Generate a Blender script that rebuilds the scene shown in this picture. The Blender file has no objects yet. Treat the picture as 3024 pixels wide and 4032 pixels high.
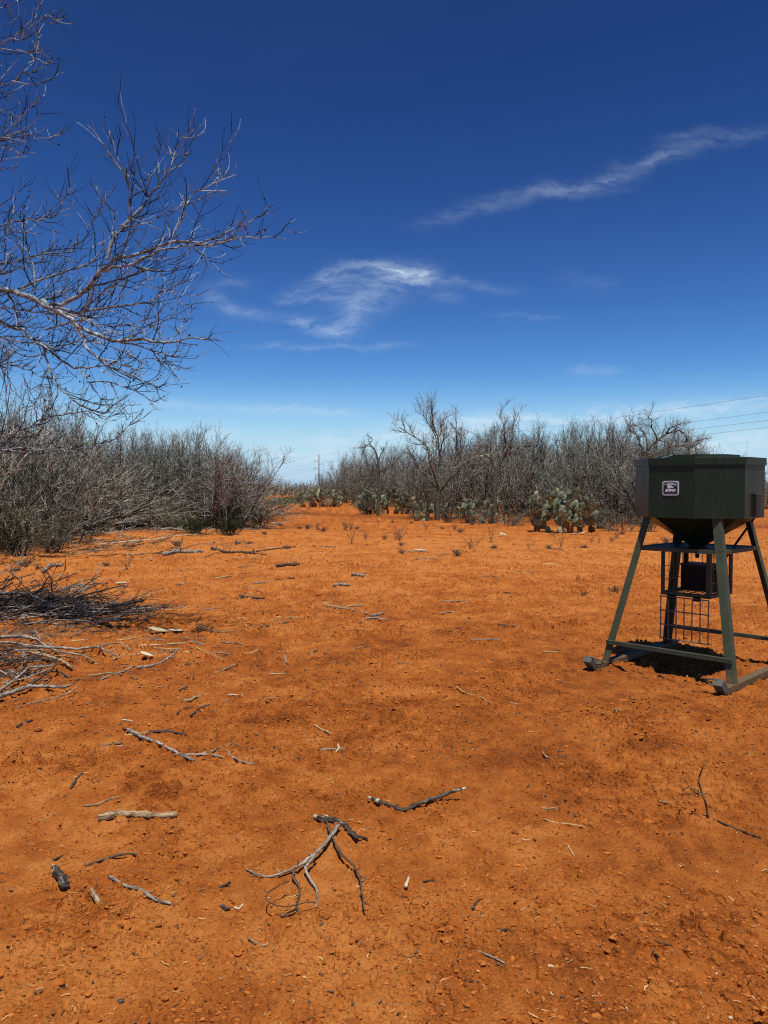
import bpy, math, random
import numpy as np
from mathutils import Vector, Matrix

# ------------------------------------------------------------------ camera, sky, sun, exposure
sc = bpy.context.scene
col = sc.collection
PI = math.pi
H = 1.6                      # eye height
F = 3028.0                   # focal length in pixels of the 3024x4032 photograph
YH = 1921.5                  # horizon row
PITCH = math.atan((2016 - YH) / F)
cam_d = bpy.data.cameras.new('camera')
cam = bpy.data.objects.new('camera', cam_d)
col.objects.link(cam)
cam.location = (0, 0, H)
cam.rotation_euler = (PI / 2 - PITCH, 0, 0)
cam_d.sensor_fit = 'VERTICAL'
cam_d.sensor_height = 36.0
cam_d.lens = 36.0 * F / 4032.0
cam_d.clip_start = 0.05
cam_d.clip_end = 6000
sc.camera = cam
sc.render.engine = 'CYCLES'
sc.cycles.use_denoising = False
sc.cycles.filter_width = 1.15
sc.view_settings.view_transform = 'Standard'
sc.view_settings.look = 'None'
sc.view_settings.gamma = 1.0
sc.view_settings.exposure = 0.0
sc.view_settings.use_curve_mapping = False

SX, SY = -0.045, 0.31         # ground shadow of a point one metre up
SUN = Vector((-SX, -SY, 1.0)).normalized()
sun_d = bpy.data.lights.new('sun', 'SUN')
sun_d.energy = 5.0
sun_d.angle = math.radians(0.5)
sun_d.color = (1.0, 0.95, 0.86)
sun = bpy.data.objects.new('sun', sun_d)
col.objects.link(sun)
sun.rotation_euler = SUN.to_track_quat('Z', 'Y').to_euler()

world = bpy.data.worlds.new('World')
sc.world = world
world.use_nodes = True
wn, wl = world.node_tree.nodes, world.node_tree.links
wn.clear()


def nd(tree, typ, ins=None, **kw):
    n = tree.nodes.new(typ)
    for k, v in kw.items():
        setattr(n, k, v)
    if ins:
        for k, v in ins.items():
            if hasattr(v, 'is_output') or isinstance(v, bpy.types.NodeSocket):
                tree.links.new(v, n.inputs[k])
            else:
                n.inputs[k].default_value = v
    return n


def mth(tree, op, a, b=None, c=None, clamp=False):
    ins = {0: a}
    if b is not None:
        ins[1] = b
    if c is not None:
        ins[2] = c
    return nd(tree, 'ShaderNodeMath', ins, operation=op, use_clamp=clamp).outputs[0]


wt = world.node_tree
sky = nd(wt, 'ShaderNodeTexSky', sky_type='NISHITA', sun_disc=False)
sky.sun_elevation = math.asin(SUN.z)
sky.sun_rotation = math.atan2(SUN.x, SUN.y)
sky.air_density = 1.0
sky.dust_density = 0.0
sky.ozone_density = 6.0
sky.altitude = 0
# the deep, contrasty blue of the photograph
gam = nd(wt, 'ShaderNodeGamma', {0: sky.outputs[0], 1: 2.08})
hsv = nd(wt, 'ShaderNodeVectorMath', {0: gam.outputs[0], 1: (0.0172, 0.0166, 0.0152)}, operation='MULTIPLY')
hsv = nd(wt, 'ShaderNodeVectorMath', {0: hsv.outputs[0], 1: (0.9, 0.95, 1.0)}, operation='MINIMUM')
tc = nd(wt, 'ShaderNodeTexCoord')
sep = nd(wt, 'ShaderNodeSeparateXYZ', {0: tc.outputs['Generated']})
hz = nd(wt, 'ShaderNodeMapRange', {0: sep.outputs[2], 1: 0.0, 2: 0.15, 3: 0.95, 4: 0.0}, interpolation_type='SMOOTHSTEP')
hsv = nd(wt, 'ShaderNodeMix', {'Factor': hz.outputs[0], 'A': hsv.outputs[0], 'B': (0.44, 0.65, 0.86, 1)}, data_type='RGBA')
ysafe = mth(wt, 'MAXIMUM', sep.outputs[1], 0.05)
u0 = mth(wt, 'DIVIDE', sep.outputs[0], ysafe)
v0 = mth(wt, 'DIVIDE', sep.outputs[2], ysafe)
uv = nd(wt, 'ShaderNodeCombineXYZ', {0: u0, 1: v0, 2: 0.0})
wn1 = nd(wt, 'ShaderNodeTexNoise', {'Vector': uv.outputs[0], 'Scale': 9.0, 'Detail': 5.0, 'Roughness': 0.6})
wo = nd(wt, 'ShaderNodeVectorMath', {0: wn1.outputs['Color'], 1: (0.5, 0.5, 0.5)}, operation='SUBTRACT')
ws = nd(wt, 'ShaderNodeVectorMath', {0: wo.outputs[0], 'Scale': 0.045}, operation='SCALE')
wp0 = nd(wt, 'ShaderNodeVectorMath', {0: uv.outputs[0], 1: ws.outputs[0]}, operation='ADD')
wn1b = nd(wt, 'ShaderNodeTexNoise', {'Vector': uv.outputs[0], 'Scale': 42.0, 'Detail': 6.0, 'Roughness': 0.7})
wob = nd(wt, 'ShaderNodeVectorMath', {0: wn1b.outputs['Color'], 1: (0.5, 0.5, 0.5)}, operation='SUBTRACT')
wsb = nd(wt, 'ShaderNodeVectorMath', {0: wob.outputs[0], 'Scale': 0.013}, operation='SCALE')
wp = nd(wt, 'ShaderNodeVectorMath', {0: wp0.outputs[0], 1: wsb.outputs[0]}, operation='ADD')


def seg_mask(x0, y0, x1, y1, w, a):
    """soft streak of cirrus between two directions (u, v = tangents of azimuth and height)"""
    A = Vector(((x0 - 1512) / F, (YH - y0) / F, 0)); B = Vector(((x1 - 1512) / F, (YH - y1) / F, 0))
    d = B - A; L = d.length; d /= L
    pa = nd(wt, 'ShaderNodeVectorMath', {0: wp.outputs[0], 1: A}, operation='SUBTRACT').outputs[0]
    al = nd(wt, 'ShaderNodeVectorMath', {0: pa, 1: d}, operation='DOT_PRODUCT').outputs['Value']
    ac = nd(wt, 'ShaderNodeVectorMath', {0: pa, 1: (-d.y, d.x, 0)}, operation='DOT_PRODUCT').outputs['Value']
    t = mth(wt, 'DIVIDE', mth(wt, 'SUBTRACT', al, L / 2), L / 2)
    t4 = mth(wt, 'POWER', mth(wt, 'ABSOLUTE', t), 3.0)
    q = mth(wt, 'POWER', mth(wt, 'ABSOLUTE', mth(wt, 'DIVIDE', ac, w / F)), 2.0)
    s = mth(wt, 'ADD', t4, q)
    return mth(wt, 'MULTIPLY', mth(wt, 'EXPONENT', mth(wt, 'MULTIPLY', s, -1.0)), a * (0.34 if y0 < 900 else 0.66 if y0 < 1300 else 1.5))


segs = [(1640, 890, 1900, 830, 22, .30), (1850, 820, 2400, 720, 30, .42), (2150, 770, 2450, 690, 18, .38),
        (2350, 690, 2720, 620, 34, .32), (2500, 650, 3060, 520, 26, .30), (2560, 580, 2860, 530, 18, .20),
        (2250, 780, 2480, 750, 16, .12),
        (1090, 1170, 1260, 1120, 26, .20), (1240, 1125, 1390, 1075, 36, .42), (1380, 1060, 1600, 1068, 22, .34), (1470, 1110, 1700, 1082, 44, .50),
        (1300, 1120, 1640, 1120, 70, .14), (1540, 1090, 1710, 1075, 24, .45), (1650, 1100, 2020, 1135, 22, .20), (1120, 1170, 1330, 1195, 14, .22),
        (1250, 1190, 1540, 1160, 60, .13), (1320, 1310, 1520, 1170, 50, .13), (1150, 1262, 1330, 1320, 22, .34), (1270, 1295, 1400, 1285, 32, .26), (1340, 1240, 1420, 1200, 50, .12),
        (800, 1150, 900, 1230, 26, .22), (880, 1220, 1060, 1245, 22, .25), (840, 1130, 1020, 1120, 16, .2),
        (1000, 1240, 1240, 1260, 26, .12), (1700, 1160, 1830, 1180, 24, .2), (1950, 1235, 2200, 1242, 10, .14),
        (2200, 1100, 2420, 1140, 26, .08), (1000, 1375, 1600, 1360, 14, .10), (2250, 1470, 2430, 1462, 18, .10),
        (940, 1600, 1400, 1640, 16, .22), (400, 1590, 1000, 1615, 16, .14), (1200, 1740, 2000, 1690, 26, .38),
        (1600, 1680, 2400, 1640, 30, .40), (2300, 1650, 3060, 1600, 30, .42), (1000, 1790, 1500, 1770, 30, .35),
        (2650, 1760, 3060, 1745, 40, .45), (300, 1700, 1100, 1720, 40, .22)]
tot = None
for s_ in segs:
    m_ = seg_mask(*s_)
    tot = m_ if tot is None else mth(wt, 'ADD', tot, m_)
wmap = nd(wt, 'ShaderNodeMapping', {'Vector': wp.outputs[0], 'Rotation': (0, 0, -0.40), 'Scale': (14.0, 60.0, 1.0)})
wn2 = nd(wt, 'ShaderNodeTexNoise', {'Vector': wmap.outputs[0], 'Scale': 1.6, 'Detail': 8.0, 'Roughness': 0.62, 'Distortion': 0.5})
wr = nd(wt, 'ShaderNodeMapRange', {0: wn2.outputs[0], 1: 0.34, 2: 0.76, 3: 0.1, 4: 1.5})
dens = mth(wt, 'MULTIPLY', tot, wr.outputs[0])
front = nd(wt, 'ShaderNodeMapRange', {0: sep.outputs[1], 1: 0.25, 2: 0.5, 3: 0.0, 4: 1.0})
dens = mth(wt, 'MULTIPLY', dens, front.outputs[0], clamp=True)
# a thin general veil of cirrus everywhere, on a high flat layer
zs = mth(wt, 'ADD', mth(wt, 'MAXIMUM', sep.outputs[2], 0.0), 0.06)
hi = nd(wt, 'ShaderNodeCombineXYZ', {0: mth(wt, 'DIVIDE', sep.outputs[0], zs), 1: mth(wt, 'DIVIDE', sep.outputs[1], zs), 2: 3.0})
hm = nd(wt, 'ShaderNodeMapping', {'Vector': hi.outputs[0], 'Rotation': (0, 0, 0.4), 'Scale': (0.35, 0.9, 1.0)})
hn = nd(wt, 'ShaderNodeTexNoise', {'Vector': hm.outputs[0], 'Scale': 1.2, 'Detail': 6.0, 'Roughness': 0.6, 'Distortion': 0.6})
veil = nd(wt, 'ShaderNodeMapRange', {0: hn.outputs[0], 1: 0.52, 2: 0.85, 3: 0.0, 4: 0.015})
dens = mth(wt, 'ADD', dens, veil.outputs[0], clamp=True)
cmix = nd(wt, 'ShaderNodeMix', {'Factor': dens, 'A': hsv.outputs['Result'], 'B': (0.66, 0.80, 0.93, 1.0)}, data_type='RGBA')
bg = nd(wt, 'ShaderNodeBackground', {'Color': cmix.outputs['Result'], 'Strength': 1.0})
wout = nd(wt, 'ShaderNodeOutputWorld', {0: bg.outputs[0]})
world.name = 'sky'


# ------------------------------------------------------------------ placing helpers
def ray(px, py):
    X = (px - 1512) / F; U = (2016 - py) / F
    return np.array([X, math.cos(PITCH) + U * math.sin(PITCH), U * math.cos(PITCH) - math.sin(PITCH)])


def G(px, py, z=0.0):
    """point of the level z seen at a photograph pixel"""
    d = ray(px, py); t = (z - H) / d[2]
    return np.array([d[0] * t, d[1] * t, z])


def D(px, py, depth):
    """point at a distance along the view"""
    d = ray(px, py); t = depth / d[1]
    return np.array([d[0] * t, depth, H + d[2] * t])


# ------------------------------------------------------------------ noise
def _hash(ix, iy, s):
    h = (ix.astype(np.int64) * 374761393 + iy.astype(np.int64) * 668265263 + s * 974634777) & 0x7fffffff
    h = ((h ^ (h >> 13)) * 1274126177) & 0x7fffffff
    h = (h ^ (h >> 16)) & 0xffff
    return h / 65535.0


def vnoise(x, y, s=0):
    ix = np.floor(x); iy = np.floor(y); fx = x - ix; fy = y - iy
    fx = fx * fx * (3 - 2 * fx); fy = fy * fy * (3 - 2 * fy)
    a = _hash(ix, iy, s); b = _hash(ix + 1, iy, s); c = _hash(ix, iy + 1, s); d = _hash(ix + 1, iy + 1, s)
    return (a * (1 - fx) + b * fx) * (1 - fy) + (c * (1 - fx) + d * fx) * fy - 0.5


def terrain(x, y):
    """height of the bare soil, without the fine crumbs"""
    x = np.asarray(x, float); y = np.asarray(y, float)
    r = np.hypot(x, y)
    far = np.clip((r - 9) / 14, 0, 1)
    z = far * (0.16 * vnoise(x / 7 + 3, y / 7, 5) + 0.07 * vnoise(x / 2.3, y / 2.3, 6))
    z = z + 0.035 * vnoise(x / 1.7 + 9, y / 1.7, 7) * np.clip((r - 1) / 5, 0.3, 1)
    # a low bank of soil under the thicket on the left
    z = z + 0.22 * np.exp(-(((x + 7.6) / 2.2) ** 2 + ((y - 24.5) / 1.6) ** 2))
    z = z * np.clip(np.hypot(x - 2.8, y - 6.9) - 0.7, 0, 1)
    # hollow worn by animals under the hopper
    z = z - 0.065 * np.exp(-(np.hypot(x - 2.75, y - 6.8) / 0.52) ** 4)
    return z


def relief(X, Y):
    """the fine lumps and hollows of the soil"""
    R_ = np.hypot(X, Y)
    near = np.clip(1 - (R_ - 16) / 16, 0, 1) * np.clip(R_ / 1.5, 0, 1)
    f = (0.020 * vnoise(X / .45, Y / .45, 11) + 0.012 * vnoise(X / .16, Y / .16, 12) + 0.009 * vnoise(X / .07, Y / .07, 13))
    rough = np.clip(vnoise(X / .9 + 4, Y / .9, 21) + vnoise(X / .3, Y / .3, 22) * .7 + .5, 0, 1)
    c = vnoise(X / .032, Y / .032, 14); c2 = vnoise(X / .018, Y / .018, 15)
    lump = np.clip(c - 0.02, 0, 1); c3 = np.clip(vnoise(X / .075 + 7, Y / .075, 16) - .12, 0, 1)
    f += (0.35 + rough) * (0.024 * lump + 0.010 * c2 + 0.030 * c3) * (0.8 + R_ / 14)
    wx = X + .020 * vnoise(X / .03, Y / .03, 51); wy = Y + .020 * vnoise(X / .03, Y / .03, 52)
    def plates(sc_, th_, h_, seed_):
        q = vnoise(wx / sc_, wy / sc_, seed_) + .35 * vnoise(wx / (sc_ * .45), wy / (sc_ * .45), seed_ + 1)
        q = np.clip((q - th_) / .07, 0, 1)
        return h_ * q * q * (3 - 2 * q) * (.55 + .9 * np.clip(vnoise(X / (sc_ * 1.5), Y / (sc_ * 1.5), seed_ + 2) + .5, 0, 1))
    dmask = np.clip(.55 + 1.3 * vnoise(X / .55, Y / .55, 56), 0.12, 1)
    big = 1 + R_ / 12
    f += dmask * (plates(.055, .22, .014, 61) + plates(.030, .20, .010, 64) + plates(.11, .30, .016, 67)) * big
    f -= 0.022 * np.clip(vnoise(X / .13, Y / .13, 19) - .24, 0, 1) / .26          # hoof marks and pits
    mid = np.clip((R_ - 7) / 6, 0, 1)
    f += mid * 0.05 * np.clip(vnoise(X / .22, Y / .30, 17) - .15, 0, 1) + mid * .03 * np.clip(vnoise(X / .11, Y / .16, 18) - .2, 0, 1)
    return f * near


def tz(x, y):
    return float(terrain(np.array([x]), np.array([y]))[0])


# ------------------------------------------------------------------ mesh helpers
def np_mesh(name, V, faces_list, smooth=False):
    """faces_list: list of (n, k) int arrays"""
    me = bpy.data.meshes.new(name)
    V = np.asarray(V, np.float32)
    me.vertices.add(len(V)); me.vertices.foreach_set('co', V.ravel())
    loops = np.concatenate([f.ravel() for f in faces_list]).astype(np.int32)
    tot = np.concatenate([np.full(len(f), f.shape[1], np.int32) for f in faces_list])
    st = np.concatenate([[0], np.cumsum(tot)[:-1]]).astype(np.int32)
    me.loops.add(len(loops)); me.loops.foreach_set('vertex_index', loops)
    me.polygons.add(len(tot)); me.polygons.foreach_set('loop_start', st); me.polygons.foreach_set('loop_total', tot)
    me.polygons.foreach_set('use_smooth', np.full(len(tot), bool(smooth)))
    me.update(calc_edges=True)
    return me


def tubes(P, R, sides=3, flat=1.0):
    """P (N,K,3) polylines, R (N,K) radii -> verts, [quads]"""
    N, K, _ = P.shape
    T = np.gradient(P, axis=1)
    T /= np.linalg.norm(T, axis=2, keepdims=True) + 1e-9
    ref = np.where(np.abs(T[..., 2:3]) > 0.8, np.array([1.0, 0.1, 0]), np.array([0.1, 0.05, 1.0]))
    A = np.cross(T, ref); A /= np.linalg.norm(A, axis=2, keepdims=True) + 1e-9
    B = np.cross(T, A)
    an = np.arange(sides) * 2 * PI / sides
    ring = A[:, :, None, :] * np.cos(an)[None, None, :, None] + B[:, :, None, :] * np.sin(an)[None, None, :, None] * flat
    V = P[:, :, None, :] + ring * R[:, :, None, None]
    idx = np.arange(N * K * sides).reshape(N, K, sides)
    nx = np.roll(idx, -1, axis=2)
    Q = np.stack([idx[:, :-1], nx[:, :-1], nx[:, 1:], idx[:, 1:]], -1).reshape(-1, 4)
    return V.reshape(-1, 3), Q


class MB:
    """collects verts and faces, then makes one mesh"""
    def __init__(self):
        self.V = []; self.Fs = {}; self.n = 0; self.attr = []

    def add(self, V, *faces):
        V = np.asarray(V, float)
        for f in faces:
            f = np.asarray(f, int)
            self.Fs.setdefault(f.shape[1], []).append(f + self.n)
        self.V.append(V); self.n += len(V)
        return self

    def tubes(self, P, R, sides=3, caps=False, flat=1.0):
        V, Q = tubes(P, R, sides, flat)
        fs = [Q]
        if caps:
            N, K, _ = P.shape
            idx = np.arange(N * K * sides).reshape(N, K, sides)
            fs.append(idx[:, 0, ::-1]); fs.append(idx[:, -1, :])
        self.add(V, *fs)
        return self

    def box(self, lo, hi, M=None):
        x0, y0, z0 = lo; x1, y1, z1 = hi
        V = np.array([(x0, y0, z0), (x1, y0, z0), (x1, y1, z0), (x0, y1, z0), (x0, y0, z1), (x1, y0, z1), (x1, y1, z1), (x0, y1, z1)], float)
        if M is not None:
            V = np.array([M @ Vector(v) for v in V])
        self.add(V, [(0, 3, 2, 1), (4, 5, 6, 7), (0, 1, 5, 4), (1, 2, 6, 5), (2, 3, 7, 6), (3, 0, 4, 7)])
        return self

    def bar(self, a, b, w, t, up=(0, 0, 1)):
        """rectangular bar from a to b, w across, t thick (along up)"""
        a = Vector(a); b = Vector(b); d = (b - a); L = d.length; d.normalize()
        s = d.cross(Vector(up)).normalized(); u = s.cross(d).normalized()
        M = Matrix((( *d, 0), (*s, 0), (*u, 0), (0, 0, 0, 1))).transposed()
        M = Matrix.Translation(a) @ M
        return self.box((0, -w / 2, -t / 2), (L, w / 2, t / 2), M)

    def prism(self, pts, z0, z1, M=None, pts1=None):
        n = len(pts); pts1 = pts1 or pts
        V = [(x, y, z0) for x, y in pts] + [(x, y, z1) for x, y in pts1]
        if M is not None:
            V = [tuple(M @ Vector(v)) for v in V]
        self.add(V, [[i, (i + 1) % n, n + (i + 1) % n, n + i] for i in range(n)], [list(range(n))[::-1]], [list(range(n, 2 * n))])
        return self

    def mesh(self, name, smooth=False):
        return np_mesh(name, np.concatenate(self.V), [np.concatenate(v) for v in self.Fs.values()], smooth)


def link(name, me, mat=None, parent=None, **props):
    o = bpy.data.objects.new(name, me)
    col.objects.link(o)
    if mat is not None and not me.materials:
        me.materials.append(mat)
    if parent is not None:
        o.parent = parent
    for k, v in props.items():
        o[k] = v
    return o


def tag(o, label, cat, group=None):
    o['label'] = label; o['category'] = cat
    if group:
        o['group'] = group
    return o


def thing(name, label, cat, loc=(0, 0, 0), rz=0.0, group=None):
    o = bpy.data.objects.new(name, None)
    o.empty_display_size = 0.1
    col.objects.link(o)
    o.location = loc; o.rotation_euler = (0, 0, rz)
    return tag(o, label, cat, group)


def dup(o, parent=None):
    c = o.copy(); col.objects.link(c)
    if parent is not None:
        c.parent = parent
    for ch in list(o.children):
        dup(ch, c)
    return c


# ------------------------------------------------------------------ materials
def mat(name, build):
    m = bpy.data.materials.new(name); m.use_nodes = True
    t = m.node_tree; t.nodes.clear()
    out = nd(t, 'ShaderNodeOutputMaterial')
    b = nd(t, 'ShaderNodeBsdfPrincipled')
    t.links.new(b.outputs[0], out.inputs[0])
    build(t, b)
    return m


def ramp(t, fac, stops):
    r = nd(t, 'ShaderNodeValToRGB', {0: fac})
    el = r.color_ramp.elements
    while len(el) < len(stops):
        el.new(0.5)
    for e_, (p, c) in zip(el, stops):
        e_.position = p; e_.color = (*c, 1)
    return r.outputs[0]


def noise(t, scale, detail=4, rough=0.55, vec=None, dist=0.0):
    if vec is None:
        vec = nd(t, 'ShaderNodeTexCoord').outputs['Object']
    return nd(t, 'ShaderNodeTexNoise', {'Vector': vec, 'Scale': scale, 'Detail': detail, 'Roughness': rough, 'Distortion': dist}).outputs[0]


def b_soil(t, b):
    g = nd(t, 'ShaderNodeNewGeometry').outputs['Position']
    tone = nd(t, 'ShaderNodeAttribute', attribute_name='tone').outputs['Fac']
    n1 = noise(t, 0.9, 5, 0.6, g); n2 = noise(t, 9, 6, 0.65, g); n3 = noise(t, 70, 4, 0.7, g); n4 = noise(t, 320, 3, 0.6, g)
    s = mth(t, 'ADD', mth(t, 'MULTIPLY', n1, 0.20), mth(t, 'MULTIPLY', n2, 0.45))
    s = mth(t, 'ADD', s, mth(t, 'MULTIPLY', n3, 0.35))
    s = mth(t, 'ADD', s, mth(t, 'MULTIPLY', mth(t, 'SUBTRACT', tone, 0.5), 0.36))
    c = ramp(t, s, [(0.33, (0.230, 0.061, 0.010)), (0.45, (0.348, 0.097, 0.0150)), (0.55, (0.425, 0.127, 0.021)), (0.70, (0.54, 0.195, 0.042))])
    t.links.new(c, b.inputs['Base Color'])
    b.inputs['Roughness'].default_value = 0.95
    b.inputs['Specular IOR Level'].default_value = 0.15
    hgt = mth(t, 'ADD', mth(t, 'MULTIPLY', n3, 1.0), mth(t, 'MULTIPLY', n4, 0.35))
    v = nd(t, 'ShaderNodeTexVoronoi', {'Vector': g, 'Scale': 55.0, 'Randomness': 1.0})
    vh = nd(t, 'ShaderNodeMapRange', {0: v.outputs['Distance'], 1: 0.0, 2: 0.45, 3: 0.55, 4: 0.0})
    hgt = mth(t, 'ADD', hgt, vh.outputs[0])
    bp = nd(t, 'ShaderNodeBump', {'Height': hgt, 'Strength': 1.0, 'Distance': 0.016})
    t.links.new(bp.outputs[0], b.inputs['Normal'])


def b_crumb(t, b):
    r = nd(t, 'ShaderNodeNewGeometry').outputs['Random Per Island']
    n = noise(t, 60, 3, 0.6)
    r = mth(t, 'ADD', mth(t, 'MULTIPLY', r, 0.8), mth(t, 'MULTIPLY', n, 0.2))
    c = ramp(t, r, [(0.1, (0.21, 0.060, 0.011)), (0.4, (0.32, 0.094, 0.016)), (0.8, (0.39, 0.120, 0.021)), (0.92, (0.46, 0.16, 0.035)), (0.985, (0.09, 0.035, 0.014))])
    t.links.new(c, b.inputs['Base Color'])
    b.inputs['Roughness'].default_value = 0.95
    b.inputs['Specular IOR Level'].default_value = 0.15


def b_wood(stops, scale=18, bump=0.4, island=0.35, grain=False):
    def f(t, b):
        o = nd(t, 'ShaderNodeAttribute', attribute_name='grain').outputs['Vector'] if grain else nd(t, 'ShaderNodeTexCoord').outputs['Object']
        n = noise(t, scale, 6, 0.7, o); n2 = noise(t, scale * 5, 3, 0.6, o)
        r = nd(t, 'ShaderNodeNewGeometry').outputs['Random Per Island']
        s = mth(t, 'ADD', mth(t, 'MULTIPLY', n, 0.75), mth(t, 'MULTIPLY', n2, 0.25))
        s = mth(t, 'ADD', s, mth(t, 'MULTIPLY', mth(t, 'SUBTRACT', r, 0.5), island))
        t.links.new(ramp(t, s, stops), b.inputs['Base Color'])
        b.inputs['Roughness'].default_value = 0.85
        b.inputs['Specular IOR Level'].default_value = 0.25
        if bump:
            bp = nd(t, 'ShaderNodeBump', {'Height': s, 'Strength': bump, 'Distance': 0.01})
            t.links.new(bp.outputs[0], b.inputs['Normal'])
    return f


M = {}
M['soil'] = mat('red_soil', b_soil)
M['crumb'] = mat('soil_crumbs', b_crumb)
M['bark'] = mat('pale_grey_bark', b_wood([(0.34, (0.022, 0.017, 0.012)), (0.45, (0.12, 0.098, 0.072)), (0.55, (0.33, 0.29, 0.23)), (0.70, (0.60, 0.55, 0.46))], 34, 0.8, 0.25))
M['hero'] = mat('mesquite_bark', b_wood([(0.38, (0.010, 0.011, 0.012)), (0.48, (0.055, 0.063, 0.066)), (0.57, (0.22, 0.25, 0.26)), (0.72, (0.56, 0.61, 0.61))], 14, 0.5, 0.75))
M['herotwig'] = mat('mesquite_twig_bark', b_wood([(0.30, (0.007, 0.009, 0.009)), (0.48, (0.034, 0.042, 0.043)), (0.62, (0.12, 0.145, 0.150)), (0.85, (0.46, 0.51, 0.51))], 14, 0, 0.8))
M['bud'] = mat('mesquite_bud', b_wood([(0.3, (0.016, 0.018, 0.006)), (0.6, (0.045, 0.055, 0.014)), (0.8, (0.10, 0.11, 0.03))], 10, 0, 0.6))
M['brush'] = mat('grey_brush_twigs', b_wood([(0.22, (0.018, 0.018, 0.0135)), (0.42, (0.083, 0.083, 0.062)), (0.58, (0.19, 0.191, 0.152)), (0.80, (0.52, 0.525, 0.44))], 6, 0, 0.9))
M['brush2'] = mat('brown_brush_twigs', b_wood([(0.22, (0.015, 0.014, 0.009)), (0.42, (0.068, 0.060, 0.041)), (0.58, (0.150, 0.137, 0.098)), (0.82, (0.43, 0.425, 0.32))], 6, 0, 0.9))
M['stem'] = mat('dark_stem_bark', b_wood([(0.28, (0.012, 0.011, 0.007)), (0.45, (0.05, 0.046, 0.031)), (0.62, (0.13, 0.124, 0.088)), (0.8, (0.34, 0.335, 0.26))], 9, 0.3, 0.5))
M['scrub'] = mat('olive_scrub_leaves', b_wood([(0.25, (0.030, 0.032, 0.012)), (0.5, (0.075, 0.075, 0.030)), (0.8, (0.14, 0.135, 0.06))], 8, 0, 0.8))
M['green'] = mat('dark_green_leaves', b_wood([(0.25, (0.010, 0.016, 0.005)), (0.5, (0.028, 0.040, 0.012)), (0.8, (0.06, 0.075, 0.025))], 8, 0, 0.8))
M['grass'] = mat('green_grass', b_wood([(0.25, (0.04, 0.06, 0.012)), (0.5, (0.09, 0.12, 0.025)), (0.8, (0.16, 0.18, 0.05))], 8, 0, 0.8))
M['weed'] = mat('dry_weed', b_wood([(0.25, (0.03, 0.022, 0.014)), (0.5, (0.10, 0.075, 0.05)), (0.8, (0.24, 0.19, 0.13))], 10, 0, 0.9))
M['straw'] = mat('pale_straw', b_wood([(0.2, (0.10, 0.055, 0.022)), (0.5, (0.33, 0.21, 0.09)), (0.8, (0.62, 0.46, 0.22))], 8, 0, 1.0))
M['dark'] = mat('dark_bark', b_wood([(0.3, (0.018, 0.012, 0.009)), (0.45, (0.055, 0.038, 0.027)), (0.6, (0.12, 0.09, 0.065)), (0.80, (0.33, 0.30, 0.26))], 30, 0.9, 0.1))
M['lichen'] = mat('lichened_dark_bark', b_wood([(0.35, (0.018, 0.012, 0.009)), (0.52, (0.06, 0.042, 0.03)), (0.60, (0.13, 0.11, 0.08)), (0.66, (0.55, 0.52, 0.46))], 26, 0.9, 0.05))
M['tan'] = mat('weathered_tan_wood', b_wood([(0.36, (0.05, 0.030, 0.014)), (0.46, (0.20, 0.135, 0.07)), (0.56, (0.40, 0.29, 0.16)), (0.72, (0.62, 0.50, 0.33))], 40, 1.0, 0.1))
M['cut'] = mat('fresh_cut_wood', b_wood([(0.3, (0.36, 0.27, 0.14)), (0.7, (0.72, 0.61, 0.40))], 40, 0.4, 0.1))
M['brown'] = mat('brown_twig_bark', b_wood([(0.3, (0.03, 0.018, 0.012)), (0.5, (0.10, 0.062, 0.04)), (0.75, (0.22, 0.16, 0.11))], 30, 0.6, 0.1))


for k_, st_, sc_, bu_ in [
        ('bark', [(0.34, (0.022, 0.017, 0.012)), (0.45, (0.12, 0.098, 0.072)), (0.55, (0.33, 0.29, 0.23)), (0.68, (0.60, 0.55, 0.46))], 60, .9),
        ('tan', [(0.38, (0.035, 0.020, 0.010)), (0.46, (0.20, 0.130, 0.065)), (0.55, (0.42, 0.30, 0.16)), (0.70, (0.66, 0.54, 0.36))], 75, 1.0),
        ('cut', [(0.3, (0.36, 0.27, 0.14)), (0.7, (0.76, 0.66, 0.45))], 60, .5),
        ('dark', [(0.36, (0.012, 0.008, 0.006)), (0.47, (0.050, 0.035, 0.024)), (0.58, (0.12, 0.088, 0.062)), (0.74, (0.33, 0.30, 0.25))], 70, 1.0),
        ('lichen', [(0.38, (0.012, 0.009, 0.007)), (0.50, (0.055, 0.038, 0.026)), (0.58, (0.12, 0.10, 0.07)), (0.64, (0.55, 0.52, 0.43))], 60, 1.0),
        ('brown', [(0.34, (0.022, 0.014, 0.009)), (0.5, (0.10, 0.065, 0.042)), (0.7, (0.24, 0.18, 0.125))], 70, .8)]:
    M[k_ + '_g'] = mat('grained_' + k_ + '_wood', b_wood(st_, sc_, bu_, .08, True))


def with_grain(me, P, R, sides):
    """store position along and around a stem, for the wood grain"""
    K = len(P)
    L = np.concatenate([[0], np.cumsum(np.linalg.norm(np.diff(P, axis=0), axis=1))])
    an = np.arange(sides) * 2 * PI / sides
    g = np.zeros((len(me.vertices), 3), np.float32)
    g[:, 0] = 50.0 + np.arange(len(me.vertices)) * 1e-5
    k = K * sides
    g[:k, 0] = np.repeat(L * .22, sides) + P[0, 0]
    g[:k, 1] = np.tile(np.cos(an), K) * np.repeat(R, sides) + P[0, 1]
    g[:k, 2] = np.tile(np.sin(an), K) * np.repeat(R, sides)
    at = me.attributes.new('grain', 'FLOAT_VECTOR', 'POINT')
    at.data.foreach_set('vector', g.ravel())


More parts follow.
